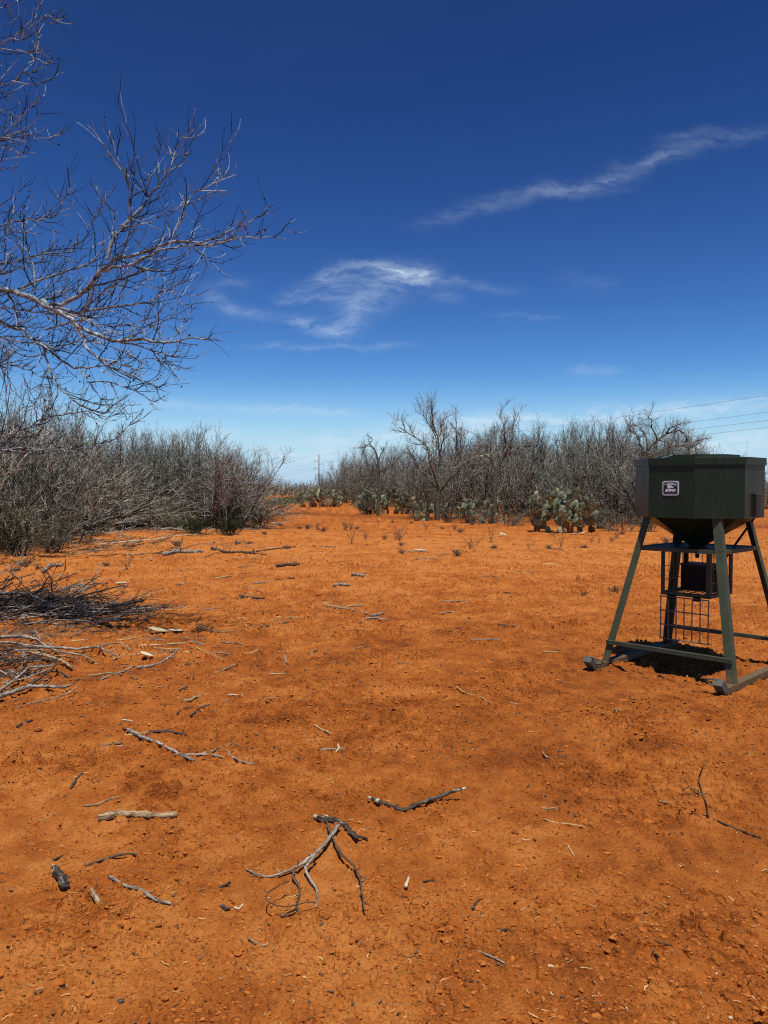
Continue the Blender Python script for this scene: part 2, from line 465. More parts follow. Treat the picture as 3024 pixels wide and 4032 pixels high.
def b_paint(t, b):
    o = nd(t, 'ShaderNodeTexCoord').outputs['Object']
    mp = nd(t, 'ShaderNodeMapping', {'Vector': o, 'Scale': (1.0, 1.0, 0.12)})
    n = noise(t, 9, 6, 0.65, mp.outputs[0]); d = noise(t, 3, 5, 0.6, o); r = noise(t, 26, 6, 0.75, o)
    c = ramp(t, n, [(0.35, (0.0100, 0.0215, 0.0105)), (0.65, (0.0150, 0.0295, 0.0150))])
    k = nd(t, 'ShaderNodeMapRange', {0: r, 1: 0.60, 2: 0.74, 3: 0.0, 4: 0.45})
    c2 = nd(t, 'ShaderNodeMix', {'Factor': k.outputs[0], 'A': c, 'B': (0.10, 0.075, 0.05, 1)}, data_type='RGBA')
    # rain streaks and a film of red dust
    mp2 = nd(t, 'ShaderNodeMapping', {'Vector': o, 'Scale': (1.0, 1.0, 0.05)})
    st = noise(t, 34, 4, 0.6, mp2.outputs[0])
    kk = nd(t, 'ShaderNodeMapRange', {0: mth(t, 'MULTIPLY', st, mth(t, 'ADD', d, .45)), 1: 0.45, 2: 0.74, 3: 0.0, 4: 0.14})
    c2 = nd(t, 'ShaderNodeMix', {'Factor': kk.outputs[0], 'A': c2.outputs['Result'], 'B': (0.085, 0.070, 0.045, 1)}, data_type='RGBA')
    t.links.new(c2.outputs['Result'], b.inputs['Base Color'])
    rr = nd(t, 'ShaderNodeMapRange', {0: d, 1: 0.3, 2: 0.7, 3: 0.30, 4: 0.48})
    t.links.new(rr.outputs[0], b.inputs['Roughness'])
    b.inputs['Specular IOR Level'].default_value = 0.22
    bp = nd(t, 'ShaderNodeBump', {'Height': n, 'Strength': 0.15, 'Distance': 0.01})
    t.links.new(bp.outputs[0], b.inputs['Normal'])


def b_frame(t, b):
    g = nd(t, 'ShaderNodeNewGeometry').outputs['Position']
    z = nd(t, 'ShaderNodeSeparateXYZ', {0: g}).outputs[2]
    n = noise(t, 8, 6, 0.7, g); r = noise(t, 40, 6, 0.75, g)
    c = ramp(t, n, [(0.35, (0.040, 0.054, 0.030)), (0.65, (0.058, 0.074, 0.043))])
    # soil dust and rust that the splash of the ground has left low down on the frame
    lo = nd(t, 'ShaderNodeMapRange', {0: z, 1: 0.03, 2: 0.16, 3: 0.85, 4: 0.05})
    k = mth(t, 'MULTIPLY', lo.outputs[0], nd(t, 'ShaderNodeMapRange', {0: r, 1: 0.40, 2: 0.62, 3: 0.1, 4: 1.0}).outputs[0])
    c2 = nd(t, 'ShaderNodeMix', {'Factor': k, 'A': c, 'B': (0.26, 0.12, 0.05, 1)}, data_type='RGBA')
    t.links.new(c2.outputs['Result'], b.inputs['Base Color'])
    b.inputs['Roughness'].default_value = 0.6
    b.inputs['Specular IOR Level'].default_value = 0.25


def flat(c, rough=0.6, metal=0.0, spec=0.4):
    def f(t, b):
        n = noise(t, 25, 4, 0.6)
        cc = ramp(t, n, [(0.3, tuple(x * 0.85 for x in c)), (0.7, tuple(min(1, x * 1.1) for x in c))])
        t.links.new(cc, b.inputs['Base Color'])
        b.inputs['Roughness'].default_value = rough; b.inputs['Metallic'].default_value = metal
        b.inputs['Specular IOR Level'].default_value = spec
    return f


M['paint'] = mat('dark_green_paint', b_paint)
M['frame'] = mat('dusty_green_frame_paint', b_frame)
M['steel'] = mat('bare_grey_steel', flat((0.10, 0.10, 0.085), 0.6, 0.0, .25))
M['wire'] = mat('dull_green_wire', flat((0.13, 0.14, 0.11), 0.55, 0.0))
M['black'] = mat('black_enamel', flat((0.006, 0.006, 0.005), 0.55, 0, .15))
M['white'] = mat('white_print', flat((0.80, 0.90, 0.95), 0.5))
M['inkblack'] = mat('black_print', flat((0.006, 0.006, 0.008), 0.35))
M['chrome'] = mat('bright_metal', flat((0.6, 0.6, 0.6), 0.25, 0.9))
M['greyplastic'] = mat('grey_plastic', flat((0.024, 0.020, 0.019), 0.5, 0, .25))
M['concrete'] = mat('pole_grey', flat((0.30, 0.29, 0.29), 0.8))
M['cable'] = mat('cable_grey', flat((0.24, 0.28, 0.34), 0.6))


def b_pad(stops):
    def f(t, b):
        oi = nd(t, 'ShaderNodeObjectInfo').outputs['Random']
        o = nd(t, 'ShaderNodeTexCoord').outputs['Object']
        n = noise(t, 9, 5, 0.65, o)
        s = mth(t, 'ADD', mth(t, 'MULTIPLY', n, 0.7), mth(t, 'MULTIPLY', oi, 0.3))
        c = ramp(t, s, stops)
        v = nd(t, 'ShaderNodeTexVoronoi', {'Vector': o, 'Scale': 24.0})
        k = nd(t, 'ShaderNodeMapRange', {0: v.outputs['Distance'], 1: 0.10, 2: 0.2, 3: 0.6, 4: 0.0})
        c2 = nd(t, 'ShaderNodeMix', {'Factor': k.outputs[0], 'A': c, 'B': (0.10, 0.08, 0.05, 1)}, data_type='RGBA')
        t.links.new(c2.outputs['Result'], b.inputs['Base Color'])
        b.inputs['Roughness'].default_value = 0.6
        b.inputs['Specular IOR Level'].default_value = 0.35
    return f


M['pad'] = mat('cactus_pad_green', b_pad([(0.3, (0.055, 0.070, 0.036)), (0.5, (0.135, 0.160, 0.092)), (0.75, (0.28, 0.31, 0.205))]))
M['padold'] = mat('cactus_pad_yellowed', b_pad([(0.3, (0.12, 0.13, 0.05)), (0.55, (0.26, 0.26, 0.13)), (0.8, (0.48, 0.44, 0.28))]))
M['padwood'] = mat('cactus_pad_corky', b_pad([(0.3, (0.06, 0.03, 0.012)), (0.55, (0.16, 0.085, 0.035)), (0.8, (0.26, 0.16, 0.07))]))
M['paddead'] = mat('cactus_pad_bleached', b_pad([(0.3, (0.30, 0.24, 0.12)), (0.55, (0.58, 0.50, 0.30)), (0.8, (0.75, 0.70, 0.48))]))

# ------------------------------------------------------------------ ground
rng = np.random.default_rng(7)


def build_ground():
    fine = np.linspace(-0.56, 0.56, 740)                       # bearings seen by the camera, and a step to each side
    rest = np.linspace(0.56, 2 * PI - 0.56, 50)[1:-1]
    th = np.concatenate([fine, rest])
    inv = np.concatenate([np.linspace(1 / 2.05, 1 / 12.0, 760), np.linspace(1 / 12.0, 1 / 32.0, 110)[1:]])
    r = np.concatenate([[0.0, 0.6, 1.2, 1.7], 1 / inv, 32 * (3000 / 32.0) ** np.linspace(0, 1, 70)[1:]])
    R_, T_ = np.meshgrid(r, th, indexing='ij')
    X = R_ * np.sin(T_); Y = R_ * np.cos(T_)
    Zz = terrain(X, Y)
    Zz += relief(X, Y)
    # old wheel ruts and scuffed tone; fine mottling stands in for bump shading
    tone = 0.5 + 0.20 * vnoise(X / 2.6, Y / 1.5, 31) + 0.28 * vnoise(X / .8, Y / .5, 32) + 0.55 * vnoise(X / .22, Y / .26, 33) + .45 * vnoise(X / .08, Y / .10, 34)
    tone += 0.42 * np.exp(-((R_ - 20) / 9.0) ** 2) - .12 * np.exp(-(R_ / 3.2) ** 2)
    tone -= 0.12 * np.exp(-(((X - 1.3) / 2.6) ** 2 + ((Y - 6.0) / 2.2) ** 2))
    tone += 0.18 * np.exp(-(((X + 1.0) / 2.0) ** 2 + ((Y - 3.3) / 1.5) ** 2))
    for k in (0.0, 1.9):
        xt = -7.6 + k + 0.0 * Y
        yt = 52 - (X + 8) * 1.35 + (X + 8) ** 2 * .018 + k
        tone -= 0.5 * np.exp(-((Y - yt) / 1.3) ** 2) * (X > -9) * (Y > 18)
    nr, nt = R_.shape
    idx = np.arange(nr * nt).reshape(nr, nt)
    a = idx[1:-1]; b = idx[2:]
    a2 = np.roll(a, -1, axis=1); b2 = np.roll(b, -1, axis=1)
    Q = np.stack([a, b, b2, a2], -1).reshape(-1, 4)[:, ::-1]
    T3 = np.stack([np.zeros(nt, int), idx[1], np.roll(idx[1], -1)], -1)[:, ::-1]
    V = np.stack([X, Y, Zz], -1).reshape(-1, 3)
    V[:nt] = (0, 0, 0)
    me = np_mesh('ground', V, [Q, T3], False)
    at = me.attributes.new('tone', 'FLOAT', 'POINT')
    at.data.foreach_set('value', tone.ravel().astype(np.float32))
    link('ground', me, M['soil'], kind='structure', label='bare red orange soil of the clearing')


build_ground()

# ------------------------------------------------------------------ loose crumbs and straw on the soil
ICO_V = []
_p = (1 + 5 ** .5) / 2
for s1 in (-1, 1):
    for s2 in (-1, 1):
        ICO_V += [(0, s1, s2 * _p), (s1, s2 * _p, 0), (s2 * _p, 0, s1)]
ICO_V = np.array(ICO_V, float) / math.hypot(1, _p)


def _hull():
    import bmesh
    bm = bmesh.new()
    for v in ICO_V:
        bm.verts.new(v)
    bmesh.ops.convex_hull(bm, input=bm.verts)
    bm.verts.ensure_lookup_table()
    V = np.array([v.co[:] for v in bm.verts]); Fc = np.array([[v.index for v in f.verts] for f in bm.faces])
    bm.free()
    return V, Fc


IV, IF = _hull()


def scatter_px(n, y0, y1, x0=-250, x1=3270, power=1.0):
    py = y0 + (y1 - y0) * rng.random(n) ** power
    px = x0 + (x1 - x0) * rng.random(n)
    d = np.array([G(a, b) for a, b in zip(px, py)])
    return d


def crumbs():
    n = 30000
    p = np.concatenate([scatter_px(17000, 2400, 4250, power=0.9), scatter_px(13000, 2030, 2900, power=1.0)])
    dist = p[:, 1]
    dens = vnoise(p[:, 0] / .8, p[:, 1] / .8, 41) + .6 * vnoise(p[:, 0] / .25, p[:, 1] / .25, 42)
    p = p[dens > -0.12]; dist = p[:, 1]; n = len(p)
    size = (0.0019 + 0.0048 * rng.random(n) ** 2.5 + 0.007 * rng.random(n) ** 40) * (0.75 + dist / 5.5)
    S = np.stack([size * (0.9 + 1.0 * rng.random(n)), size * (0.8 + .5 * rng.random(n)), size * (0.34 + .3 * rng.random(n))], -1)
    V = IV[None] * (1 + 0.25 * rng.standard_normal((n, len(IV), 1)).clip(-1.5, 1.5)) * S[:, None, :]
    a = rng.random(n) * 6.28; ca, sa = np.cos(a)[:, None], np.sin(a)[:, None]
    x = V[..., 0] * ca - V[..., 1] * sa; y = V[..., 0] * sa + V[..., 1] * ca
    V = np.stack([x + p[:, 0:1], y + p[:, 1:2], V[..., 2] + (terrain(p[:, 0], p[:, 1]) + relief(p[:, 0], p[:, 1]) + size * .12)[:, None]], -1)
    Fc = (IF[None] + (np.arange(n) * len(IV))[:, None, None]).reshape(-1, 3)
    me = np_mesh('soil_crumbs', V.reshape(-1, 3), [Fc], False)
    link('soil_crumbs', me, M['crumb'], kind='stuff', label='small crumbs and clods of red soil')


crumbs()


def straw():
    n = 1300
    p = scatter_px(n, 2080, 4150, power=0.75)
    L = (0.008 + 0.03 * rng.random(n) ** 2) * (0.7 + p[:, 1] / 9)
    a = rng.random(n) * 6.28
    t = np.linspace(-.5, .5, 3)[None, :]
    bend = (rng.random(n) - .5)[:, None] * L[:, None] * .5 * (1 - (2 * t) ** 2)
    X = p[:, 0:1] + t * L[:, None] * np.cos(a)[:, None] - bend * np.sin(a)[:, None]
    Y = p[:, 1:2] + t * L[:, None] * np.sin(a)[:, None] + bend * np.cos(a)[:, None]
    Zz = (terrain(p[:, 0], p[:, 1]) + relief(p[:, 0], p[:, 1]) + .004 + .004 * rng.random(n))[:, None] + 0 * t
    P = np.stack([X, Y, Zz], -1)
    R = (0.0009 + .0016 * rng.random(n) ** 2)[:, None] * (0.8 + p[:, 1:2] / 9) * np.array([[.7, 1, .6]])
    mb = MB().tubes(P, R, 3, flat=.6)
    link('straw_litter', mb.mesh('straw_litter'), M['straw'], kind='stuff', label='bits of pale straw and bark on the soil')


straw()


def dark_litter():
    n = 3900
    p = np.concatenate([scatter_px(2050, 2060, 3000), scatter_px(250, 3000, 4150), scatter_px(1600, 2130, 2700, -100, 1500)])
    a = rng.random(n) * 6.28
    L = (0.006 + 0.02 * rng.random(n) ** 2) * (0.6 + p[:, 1] / 8)
    t = np.linspace(-.5, .5, 3)[None, :]
    P = np.stack([p[:, 0:1] + t * L[:, None] * np.cos(a)[:, None], p[:, 1:2] + t * L[:, None] * np.sin(a)[:, None],
                  (terrain(p[:, 0], p[:, 1]) + relief(p[:, 0], p[:, 1]) + .005)[:, None] + 0 * t], -1)
    R = (0.0015 + .003 * rng.random(n))[:, None] * (0.7 + p[:, 1:2] / 8) * np.array([[.6, 1, .5]])
    link('bark_litter', MB().tubes(P, R, 4, caps=True).mesh('bark_litter'), M['brown'], kind='stuff', label='small dark bits of bark and dung on the soil')


dark_litter()


# ------------------------------------------------------------------ branching growth (all arrays)
def norm(v):
    return v / (np.linalg.norm(v, axis=-1, keepdims=True) + 1e-9)


def grow(rg, S, Dr, L, K, wob, up):
    N = len(S); P = np.zeros((N, K, 3)); P[:, 0] = S; d = norm(Dr); st = (L / (K - 1))[:, None]
    for k in range(1, K):
        d = norm(d + wob * rg.standard_normal((N, 3)) + np.array([0, 0, up]))
        P[:, k] = P[:, k - 1] + d * st
    return P


def spawn(rg, P, n, t0, t1, ang, spread=0.25):
    """n side directions on each polyline: starts, directions, position along the parent"""
    N, K, _ = P.shape
    t = t0 + (t1 - t0) * (np.arange(n)[None] + rg.random((N, n))) / n
    f = t * (K - 1); i = np.clip(f.astype(int), 0, K - 2); fr = (f - i)[..., None]
    r = np.arange(N)[:, None]
    A = P[r, i]; B = P[r, i + 1]
    S = A * (1 - fr) + B * fr
    T = norm(B - A)
    q = norm(np.cross(T, norm(rg.standard_normal((N, n, 3)))))
    a = ang + spread * rg.standard_normal((N, n))[..., None] if False else (ang + spread * rg.standard_normal((N, n)))[..., None]
    Dd = T * np.cos(a) + q * np.sin(a)
    return S.reshape(-1, 3), Dd.reshape(-1, 3), t.reshape(-1), np.repeat(np.arange(N), n)


def rad(r0, K, tip=.35):
    return r0[:, None] * np.linspace(1, tip, K)[None, :]


def shrub(seed, h=3.0, w=2.6, stems=13, up=0.06, n2=7, n3=6, n4=3, fan=0.9, tilt=0.0, thin=1.0, ang=.55, low=.15, curve=.13):
    rg = np.random.default_rng(seed)
    base = np.stack([rg.normal(0, w * .13, stems), rg.normal(0, w * .13, stems), np.full(stems, -.05)], -1)
    az = rg.random(stems) * 6.28
    lean = fan * rg.random(stems) ** .7
    Dr = np.stack([np.cos(az) * np.sin(lean) + tilt, np.sin(az) * np.sin(lean), np.cos(lean)], -1)
    L1 = h * (.55 + .4 * rg.random(stems))
    P1 = grow(rg, base, Dr, L1, 7, curve, up)
    R1 = (0.014 + .016 * rg.random(stems)) * thin
    S, Dd, t, pi = spawn(rg, P1, n2, low, 1.0, ang)
    L2 = h * (.16 + .26 * rg.random(len(S))) * (1.15 - .45 * t)
    P2 = grow(rg, S, Dd, L2, 6, curve * 1.3, up * 1.4)
    R2 = np.minimum(R1[pi] * .55, .011 * thin)
    S, Dd, t, pi = spawn(rg, P2, n3, .12, 1.0, ang * 1.1)
    L3 = h * (.06 + .12 * rg.random(len(S))) * (1.1 - .3 * t)
    P3 = grow(rg, S, Dd, L3, 4, curve * 1.8, up * 1.5)
    R3 = np.full(len(S), .0052 * thin)
    S, Dd, t, pi = spawn(rg, P3, n4, .2, 1.0, .75)
    L4 = h * (.02 + .05 * rg.random(len(S)))
    P4 = grow(rg, S, Dd, L4, 3, .25, up)
    R4 = np.full(len(S), .0036 * thin)
    return (P1, rad(R1, 7)), (P2, rad(R2, 6)), (P3, rad(R3, 4, .6)), (P4, rad(R4, 3, .6))


def shrub_meshes(nm, *a, **k):
    A, B, C_, E_ = shrub(*a, **k)
    low = MB().tubes(*A, 5)
    hi = MB().tubes(*B, 3).tubes(*C_, 3).tubes(*E_, 3)
    return low.mesh(nm + '_stems', True), hi.mesh(nm + '_twigs'), (A, B, C_, E_)


def leaves_on(rg, P, n, size, quads=True):
    """small leaf faces near the polylines"""
    N, K, _ = P.shape
    i = rg.integers(0, N, n); k = rg.integers(1, K, n)
    c = P[i, k] + rg.normal(0, size * .8, (n, 3))
    a = norm(rg.standard_normal((n, 3))); b = norm(np.cross(a, rg.standard_normal((n, 3))))
    s = size * (.6 + .8 * rg.random(n))[:, None]
    V = np.stack([c - a * s, c + b * s * .45, c + a * s, c - b * s * .45], 1).reshape(-1, 3)
    return V, np.arange(4 * n).reshape(-1, 4)


BRUSH = []
for i, kw in enumerate([dict(h=3.2, w=3.0, stems=16, up=.05, fan=1.0),
                        dict(h=3.2, w=3.2, stems=18, up=.02, fan=1.15, curve=.17),
                        dict(h=3.2, w=2.4, stems=14, up=.12, fan=.75),
                        dict(h=3.2, w=3.4, stems=18, up=.0, fan=1.25, n3=7, curve=.2),
                        dict(h=3.2, w=2.2, stems=13, up=.16, fan=.6, ang=.42)]):
    BRUSH.append(shrub_meshes('brush', 100 + i, **kw)[:2])
for a, b in BRUSH:
    a.materials.append(M['stem'])
for i, (a, b) in enumerate(BRUSH):
    b.materials.append(M['brush'] if i % 2 == 0 else M['brush2'])
# whippy small trees with upright twigs
WHIP = []
for i, kw in enumerate([dict(h=4.5, w=1.2, stems=5, up=.13, fan=.55, n2=10, n3=8, n4=4, low=.3, thin=1.3, ang=.6),
                        dict(h=4.5, w=1.0, stems=4, up=.17, fan=.45, n2=12, n3=9, n4=3, low=.28, thin=1.3, ang=.5),
                        dict(h=4.5, w=1.4, stems=5, up=.08, fan=.8, n2=10, n3=8, n4=4, low=.3, thin=1.3, ang=.7, curve=.2)]):
    a, b, _ = shrub_meshes('whip', 200 + i, **kw)
    a.materials.append(M['stem']); b.materials.append(M['brush'])
    WHIP.append((a, b))
DOME = []
for i in range(2):
    a, b, _ = shrub_meshes('dome', 270 + i, h=3.2, w=1.6, stems=34, up=-.005, fan=1.30, n2=9, n3=6, n4=3, low=.22, thin=.85, ang=.36, curve=.07)
    a.materials.append(M['stem']); b.materials.append(M['brush' if i else 'brush2'])
    DOME.append((a, b))
AIRY = shrub_meshes('airy', 260, h=3.3, w=2.0, stems=18, up=.06, fan=.55, n2=9, n3=7, n4=4, low=.25, thin=1.2, ang=.5, curve=.08)[:2]
AIRY[0].materials.append(M['stem'])
M['pale'] = mat('pale_brush_twigs', b_wood([(0.2, (0.06, 0.056, 0.046)), (0.5, (0.20, 0.195, 0.165)), (0.8, (0.52, 0.51, 0.45))], 6, 0, 0.9))
AIRY[1].materials.append(M['pale'])
# low olive scrub: twigs and small leaves
SCRUB = []
for i in range(2):
    a, b, parts = shrub_meshes('scrub', 300 + i, h=1.4, w=1.5, stems=16, up=.03, fan=1.1, n2=6, n3=5, n4=2, thin=.7)
    a.materials.append(M['stem']); b.materials.append(M['brush2'])
    rg = np.random.default_rng(i)
    V, Q = leaves_on(rg, parts[3][0], 3800, .014)
    lm = np_mesh('scrub_leaves', V, [Q]); lm.materials.append(M['scrub'])
    SCRUB.append((a, b, lm))
a, b, parts = shrub_meshes('lowgreen', 320, h=.8, w=1.1, stems=20, up=.08, fan=1.0, n2=6, n3=5, n4=2, thin=.6)
a.materials.append(M['stem']); b.materials.append(M['green'])
V, Q = leaves_on(np.random.default_rng(9), parts[3][0], 5500, .014)
lm = np_mesh('low_green_leaves', V, [Q]); lm.materials.append(M['green'])
LOWG = (a, b, lm)


def place_bush(kind, x, y, h, base_h, label, cat='shrub', group=None, rz=None, wide=1.0, name='leafless_shrub'):
    z = tz(x, y)
    o = thing(name, label, cat, (x, y, z - .03), random.random() * 6.28 if rz is None else rz, group)
    s = h / base_h
    o.scale = (s * wide, s * wide, s)
    link('stem_clump', kind[0], None, o)
    link('twig_crown', kind[1], None, o)
    if len(kind) > 2:
        link('foliage', kind[2], None, o)
    return o


def interp(tab, x):
    xs = [p[0] for p in tab]; ys = [p[1] for p in tab]
    return float(np.interp(x, xs, ys))


random.seed(5)
L_TOP = [(-600, 1560), (0, 1640), (100, 1620), (200, 1650), (300, 1668), (450, 1705), (550, 1712), (650, 1700), (720, 1690), (800, 1730), (880, 1770), (960, 1760), (1030, 1800)]
L_BASE = [(-600, 2250), (0, 2185), (200, 2165), (300, 2130), (450, 2092), (700, 2085), (900, 2085), (1030, 2075)]
R_TOP = [(1230, 1885), (1290, 1845), (1350, 1800), (1430, 1762), (1520, 1760), (1600, 1770), (1700, 1765), (1800, 1715), (1900, 1690), (2100, 1700), (2250, 1695), (2400, 1690), (2560, 1690), (2700, 1720), (2780, 1770), (2850, 1830), (2950, 1860)]
R_BASE = [(1250, 1983), (1400, 1996), (1520, 2008), (1640, 2022), (1700, 2030), (2000, 2042), (2200, 2058), (2500, 2076), (2700, 2070), (2800, 2050)]

left_labels = [
    (-260, 'leafless grey shrub cut by the picture edge, low in the thicket beside the brush piles'),
    (40, 'dense leafless shrub at the very left, right behind the twig piles'),
    (240, 'leafless shrub over the blackened logs at the left thicket'),
    (430, 'leafless shrub standing back behind the bank of red soil'),
    (600, 'broad leafless shrub right of the soil bank, above the two low green bushes'),
    (760, 'round dense leafless shrub right above the small dark green bushes'),
    (900, 'leafless shrub at the end of the left thicket, next to the airy pale one')]
for i, (px, lb) in enumerate(left_labels):
    py = interp(L_BASE, px) - 6
    p = G(px, py); d = p[1]
    ht = H + (YH - interp(L_TOP, px)) / F * d
    kd = DOME[i % 2] if px > 400 else BRUSH[i % 4]
    place_bush(kd, p[0], d + (1.2 if px > 400 else 0), ht * (.96 if px > 300 else .85), 3.0, lb, wide=1.05 if px > 400 else 1.0)
for row, (mul, stp) in enumerate([(1.07, 120), (1.16, 110), (1.28, 105), (1.45, 100), (1.7, 95)]):
    px = -560 + row * 37
    while px < 985 - row * 12:
        p = G(px, interp(L_BASE, px) - 6); d = p[1] * mul; X = (px - 1512) / F * d
        ht = H + (YH - interp(L_TOP, px)) / F * d
        ht *= random.uniform(.70, 1.02)
        k = random.choice(BRUSH + DOME + DOME)
        place_bush(k, X, d, ht, 2.95, 'leafless grey shrub packed in the left thicket behind the front row', group='shrubs filling the left thicket', wide=random.uniform(.7, .95))
        px += stp * random.uniform(.8, 1.25)
# the airy pale bush that ends the left thicket
p = G(965, 2080)
place_bush(AIRY, p[0] - .75, p[1] - .5, 3.35, 3.2, 'airy pale leafless bush leaning out at the clearing end of the left thicket', rz=.4, wide=1.0)
p = G(1015, 2078)
place_bush(SCRUB[0], p[0], p[1], 1.1, 1.4, 'low grey scrub at the foot of the airy pale bush', wide=1.2, name='low_scrub')
for px, py, h, lb in [(765, 2120, .66, 'small dark green bush, left one of two at the foot of the left thicket'),
                      (895, 2116, .72, 'small dark green bush, right one of two at the foot of the left thicket')]:
    p = G(px, py)
    place_bush(LOWG, p[0], p[1], h, .78, lb, 'bush', wide=1.25, name='low_green_bush')
for px, py, h, w, lb in [(60, 2195, 1.5, 1.1, 'olive leafy scrub at the left edge under the leafless branches'),
                         (330, 2115, 1.0, 1.2, 'olive scrub just behind the blackened logs'),
                         (210, 2180, 1.1, 1.0, 'olive scrub left of the blackened logs'),
                         (520, 2078, 1.1, 1.4, 'olive scrub on top of the bank of red soil'),
                         (660, 2088, .9, 1.3, 'dull scrub between the soil bank and the dark green bushes')]:
    p = G(px, py)
    place_bush(SCRUB[random.randint(0, 1)], p[0], p[1], h, 1.4, lb, 'scrub', wide=w, name='olive_scrub')

right_labels = [
    (1330, 'leafless shrub above the farthest prickly pear, at the far end of the right thicket'),
    (1400, 'brown leafless shrub between the two far prickly pears'),
    (1490, 'round brown leafless shrub under the crooked dead tree'),
    (1640, 'leafless shrub behind the long prickly pear hedge'),
    (1830, 'leafless shrub right of the forked bare tree'),
    (1950, 'leafless shrub between the forked tree and the large prickly pear'),
    (2060, 'leafless shrub just left of the large prickly pear'),
    (2250, 'leafless grey shrub rising behind the large prickly pear'),
    (2400, 'leafless shrub right of the large prickly pear'),
    (2530, 'leafless shrub seen left of the green hopper'),
    (2700, 'leafless shrub mostly hidden behind the green hopper')]
for i, (px, lb) in enumerate(right_labels):
    p = G(px, interp(R_BASE, px) - 7); d = p[1] * 1.04; X = (px - 1512) / F * d
    ht = H + (YH - interp(R_TOP, px)) / F * d
    place_bush(BRUSH[(i + 1) % 5], X, d, ht * .82, 2.95, lb, wide=.95)
for row, (mul, stp) in enumerate([(1.12, 82), (1.22, 76), (1.36, 72), (1.55, 70)]):
    px = 1275 + row * 14
    while px < 2860:
        p = G(px, interp(R_BASE, px) - 6); d = p[1] * mul; X = (px - 1512) / F * d
        ht = (H + (YH - interp(R_TOP, px)) / F * d) * random.uniform(.74, 1.04)
        if random.random() < .34 and px > 1800:
            place_bush(random.choice(WHIP), X, d, ht * 1.1, 4.4, 'thin upright leafless tree packed in the right thicket', 'tree', 'upright leafless trees in the right thicket', wide=1.0, name='leafless_tree')
        else:
            place_bush(random.choice(BRUSH + DOME), X, d, ht, 2.95, 'leafless grey shrub packed in the right thicket behind the front row', group='shrubs filling the right thicket', wide=random.uniform(.7, .95))
        px += stp * random.uniform(.8, 1.25)
for px, py, h, w, lb in [(1445, 2022, 1.5, 1.2, 'brown scrub between the second and third prickly pears'),
                         (1640, 2040, 1.1, 1.4, 'brown scrub in front of the long prickly pear hedge'),
                         (1760, 2055, 1.0, 1.3, 'brown scrub at the foot of the forked bare tree'),
                         (1880, 2058, 1.1, 1.3, 'brown scrub under the shrubs right of the forked tree'),
                         (2020, 2066, 1.1, 1.2, 'brown scrub just left of the large prickly pear'),
                         (2370, 2078, 1.1, 1.2, 'olive scrub at the right foot of the large prickly pear'),
                         (2450, 2088, 1.2, 1.2, 'olive green scrub left of the hopper legs'),
                         (2560, 2092, 1.0, 1.2, 'olive scrub seen under the green hopper')]:
    p = G(px, py)
    place_bush(SCRUB[random.randint(0, 1)], p[0], p[1], h, 1.4, lb, 'scrub', wide=w, name='brown_scrub')
# the tall upright clumps that stand over the right thicket
for px, top, lb in [(1815, 1655, 'tall upright leafless tree right behind the forked one'),
                    (1900, 1628, 'tall broom like leafless tree, middle one of three over the right thicket'),
                    (2010, 1608, 'tallest broom like leafless tree over the right thicket'),
                    (2100, 1650, 'broom like leafless tree ending the row of three over the right thicket')]:
    d = 40.0; X = (px - 1512) / F * d
    place_bush(WHIP[1 if px > 1850 else 0], X, d, H + (YH - top) / F * d, 4.7, lb, 'tree', wide=.8, name='leafless_tree')
for px, d, h, lb in [(2650, 120, 4.4, 'distant leafless shrub half behind the hopper'), (2990, 60, 3.4, 'distant leafless shrub at the right picture edge beyond the hopper'), (3080, 62, 3.8, 'distant leafless shrub just past the right picture edge'),
                     (2900, 75, 2.5, 'low distant shrub behind the right end of the hopper')]:
    place_bush(BRUSH[1], (px - 1512) / F * d, d, h, 2.95, lb)


# ------------------------------------------------------------------ far-off thicket on the horizon
def far_thicket():
    rg = np.random.default_rng(77)
    mb = MB()
    n = 150
    for lo_hi, (X0, X1, Y0, Y1, h0) in enumerate([(-48, -12, 160, 185, 3.5), (-60, 10, 190, 230, 4.2), (-10, 190, 210, 260, 4.5), (-200, -30, 120, 170, 4), (80, 130, 150, 170, 4.5)]):
        S = np.stack([X0 + (X1 - X0) * rg.random(n), Y0 + (Y1 - Y0) * rg.random(n), np.full(n, -.1)], -1)
        st = np.repeat(S, 4, 0) + rg.normal(0, .8, (n * 4, 3)) * [1, 1, 0]
        Dr = np.stack([rg.normal(0, .6, n * 4), rg.normal(0, .6, n * 4), np.ones(n * 4)], -1)
        L = h0 * (.55 + .5 * rg.random(n * 4)) * (.85 + .3 * vnoise(st[:, 0] / 6, st[:, 1] / 6, 3))
        P = grow(rg, st, Dr, L, 5, .2, .05)
        mb.tubes(P, rad(np.full(len(P), .05), 5), 3)
        s, dd, t, pi = spawn(rg, P, 6, .1, 1., .7)
        P2 = grow(rg, s, dd, h0 * (.15 + .25 * rg.random(len(s))), 3, .25, .1)
        mb.tubes(P2, rad(np.full(len(P2), .035), 3), 3)
    o = link('distant_thicket', mb.mesh('distant_thicket'), M['brush2'], kind='stuff', label='grey leafless thicket along the horizon')


far_thicket()


def grass_patch():
    rg = np.random.default_rng(12)
    mb = MB()
    n = 2600
    a = G(1085, 1983); b = G(1190, 1976)
    t = rg.random(n)
    S = a + (b - a) * t[:, None] + rg.normal(0, 1, (n, 3)) * [.6, 5, 0]
    S[:, 2] = terrain(S[:, 0], S[:, 1])
    P = grow(rg, S, np.stack([rg.normal(0, .3, n), rg.normal(0, .3, n), np.ones(n)], -1), .35 + .5 * rg.random(n), 3, .1, 0)
    mb.tubes(P, rad(np.full(n, .012), 3, .2), 3)
    link('green_grass', mb.mesh('green_grass'), M['grass'], kind='stuff', label='strip of green grass at the far end of the clearing')


grass_patch()


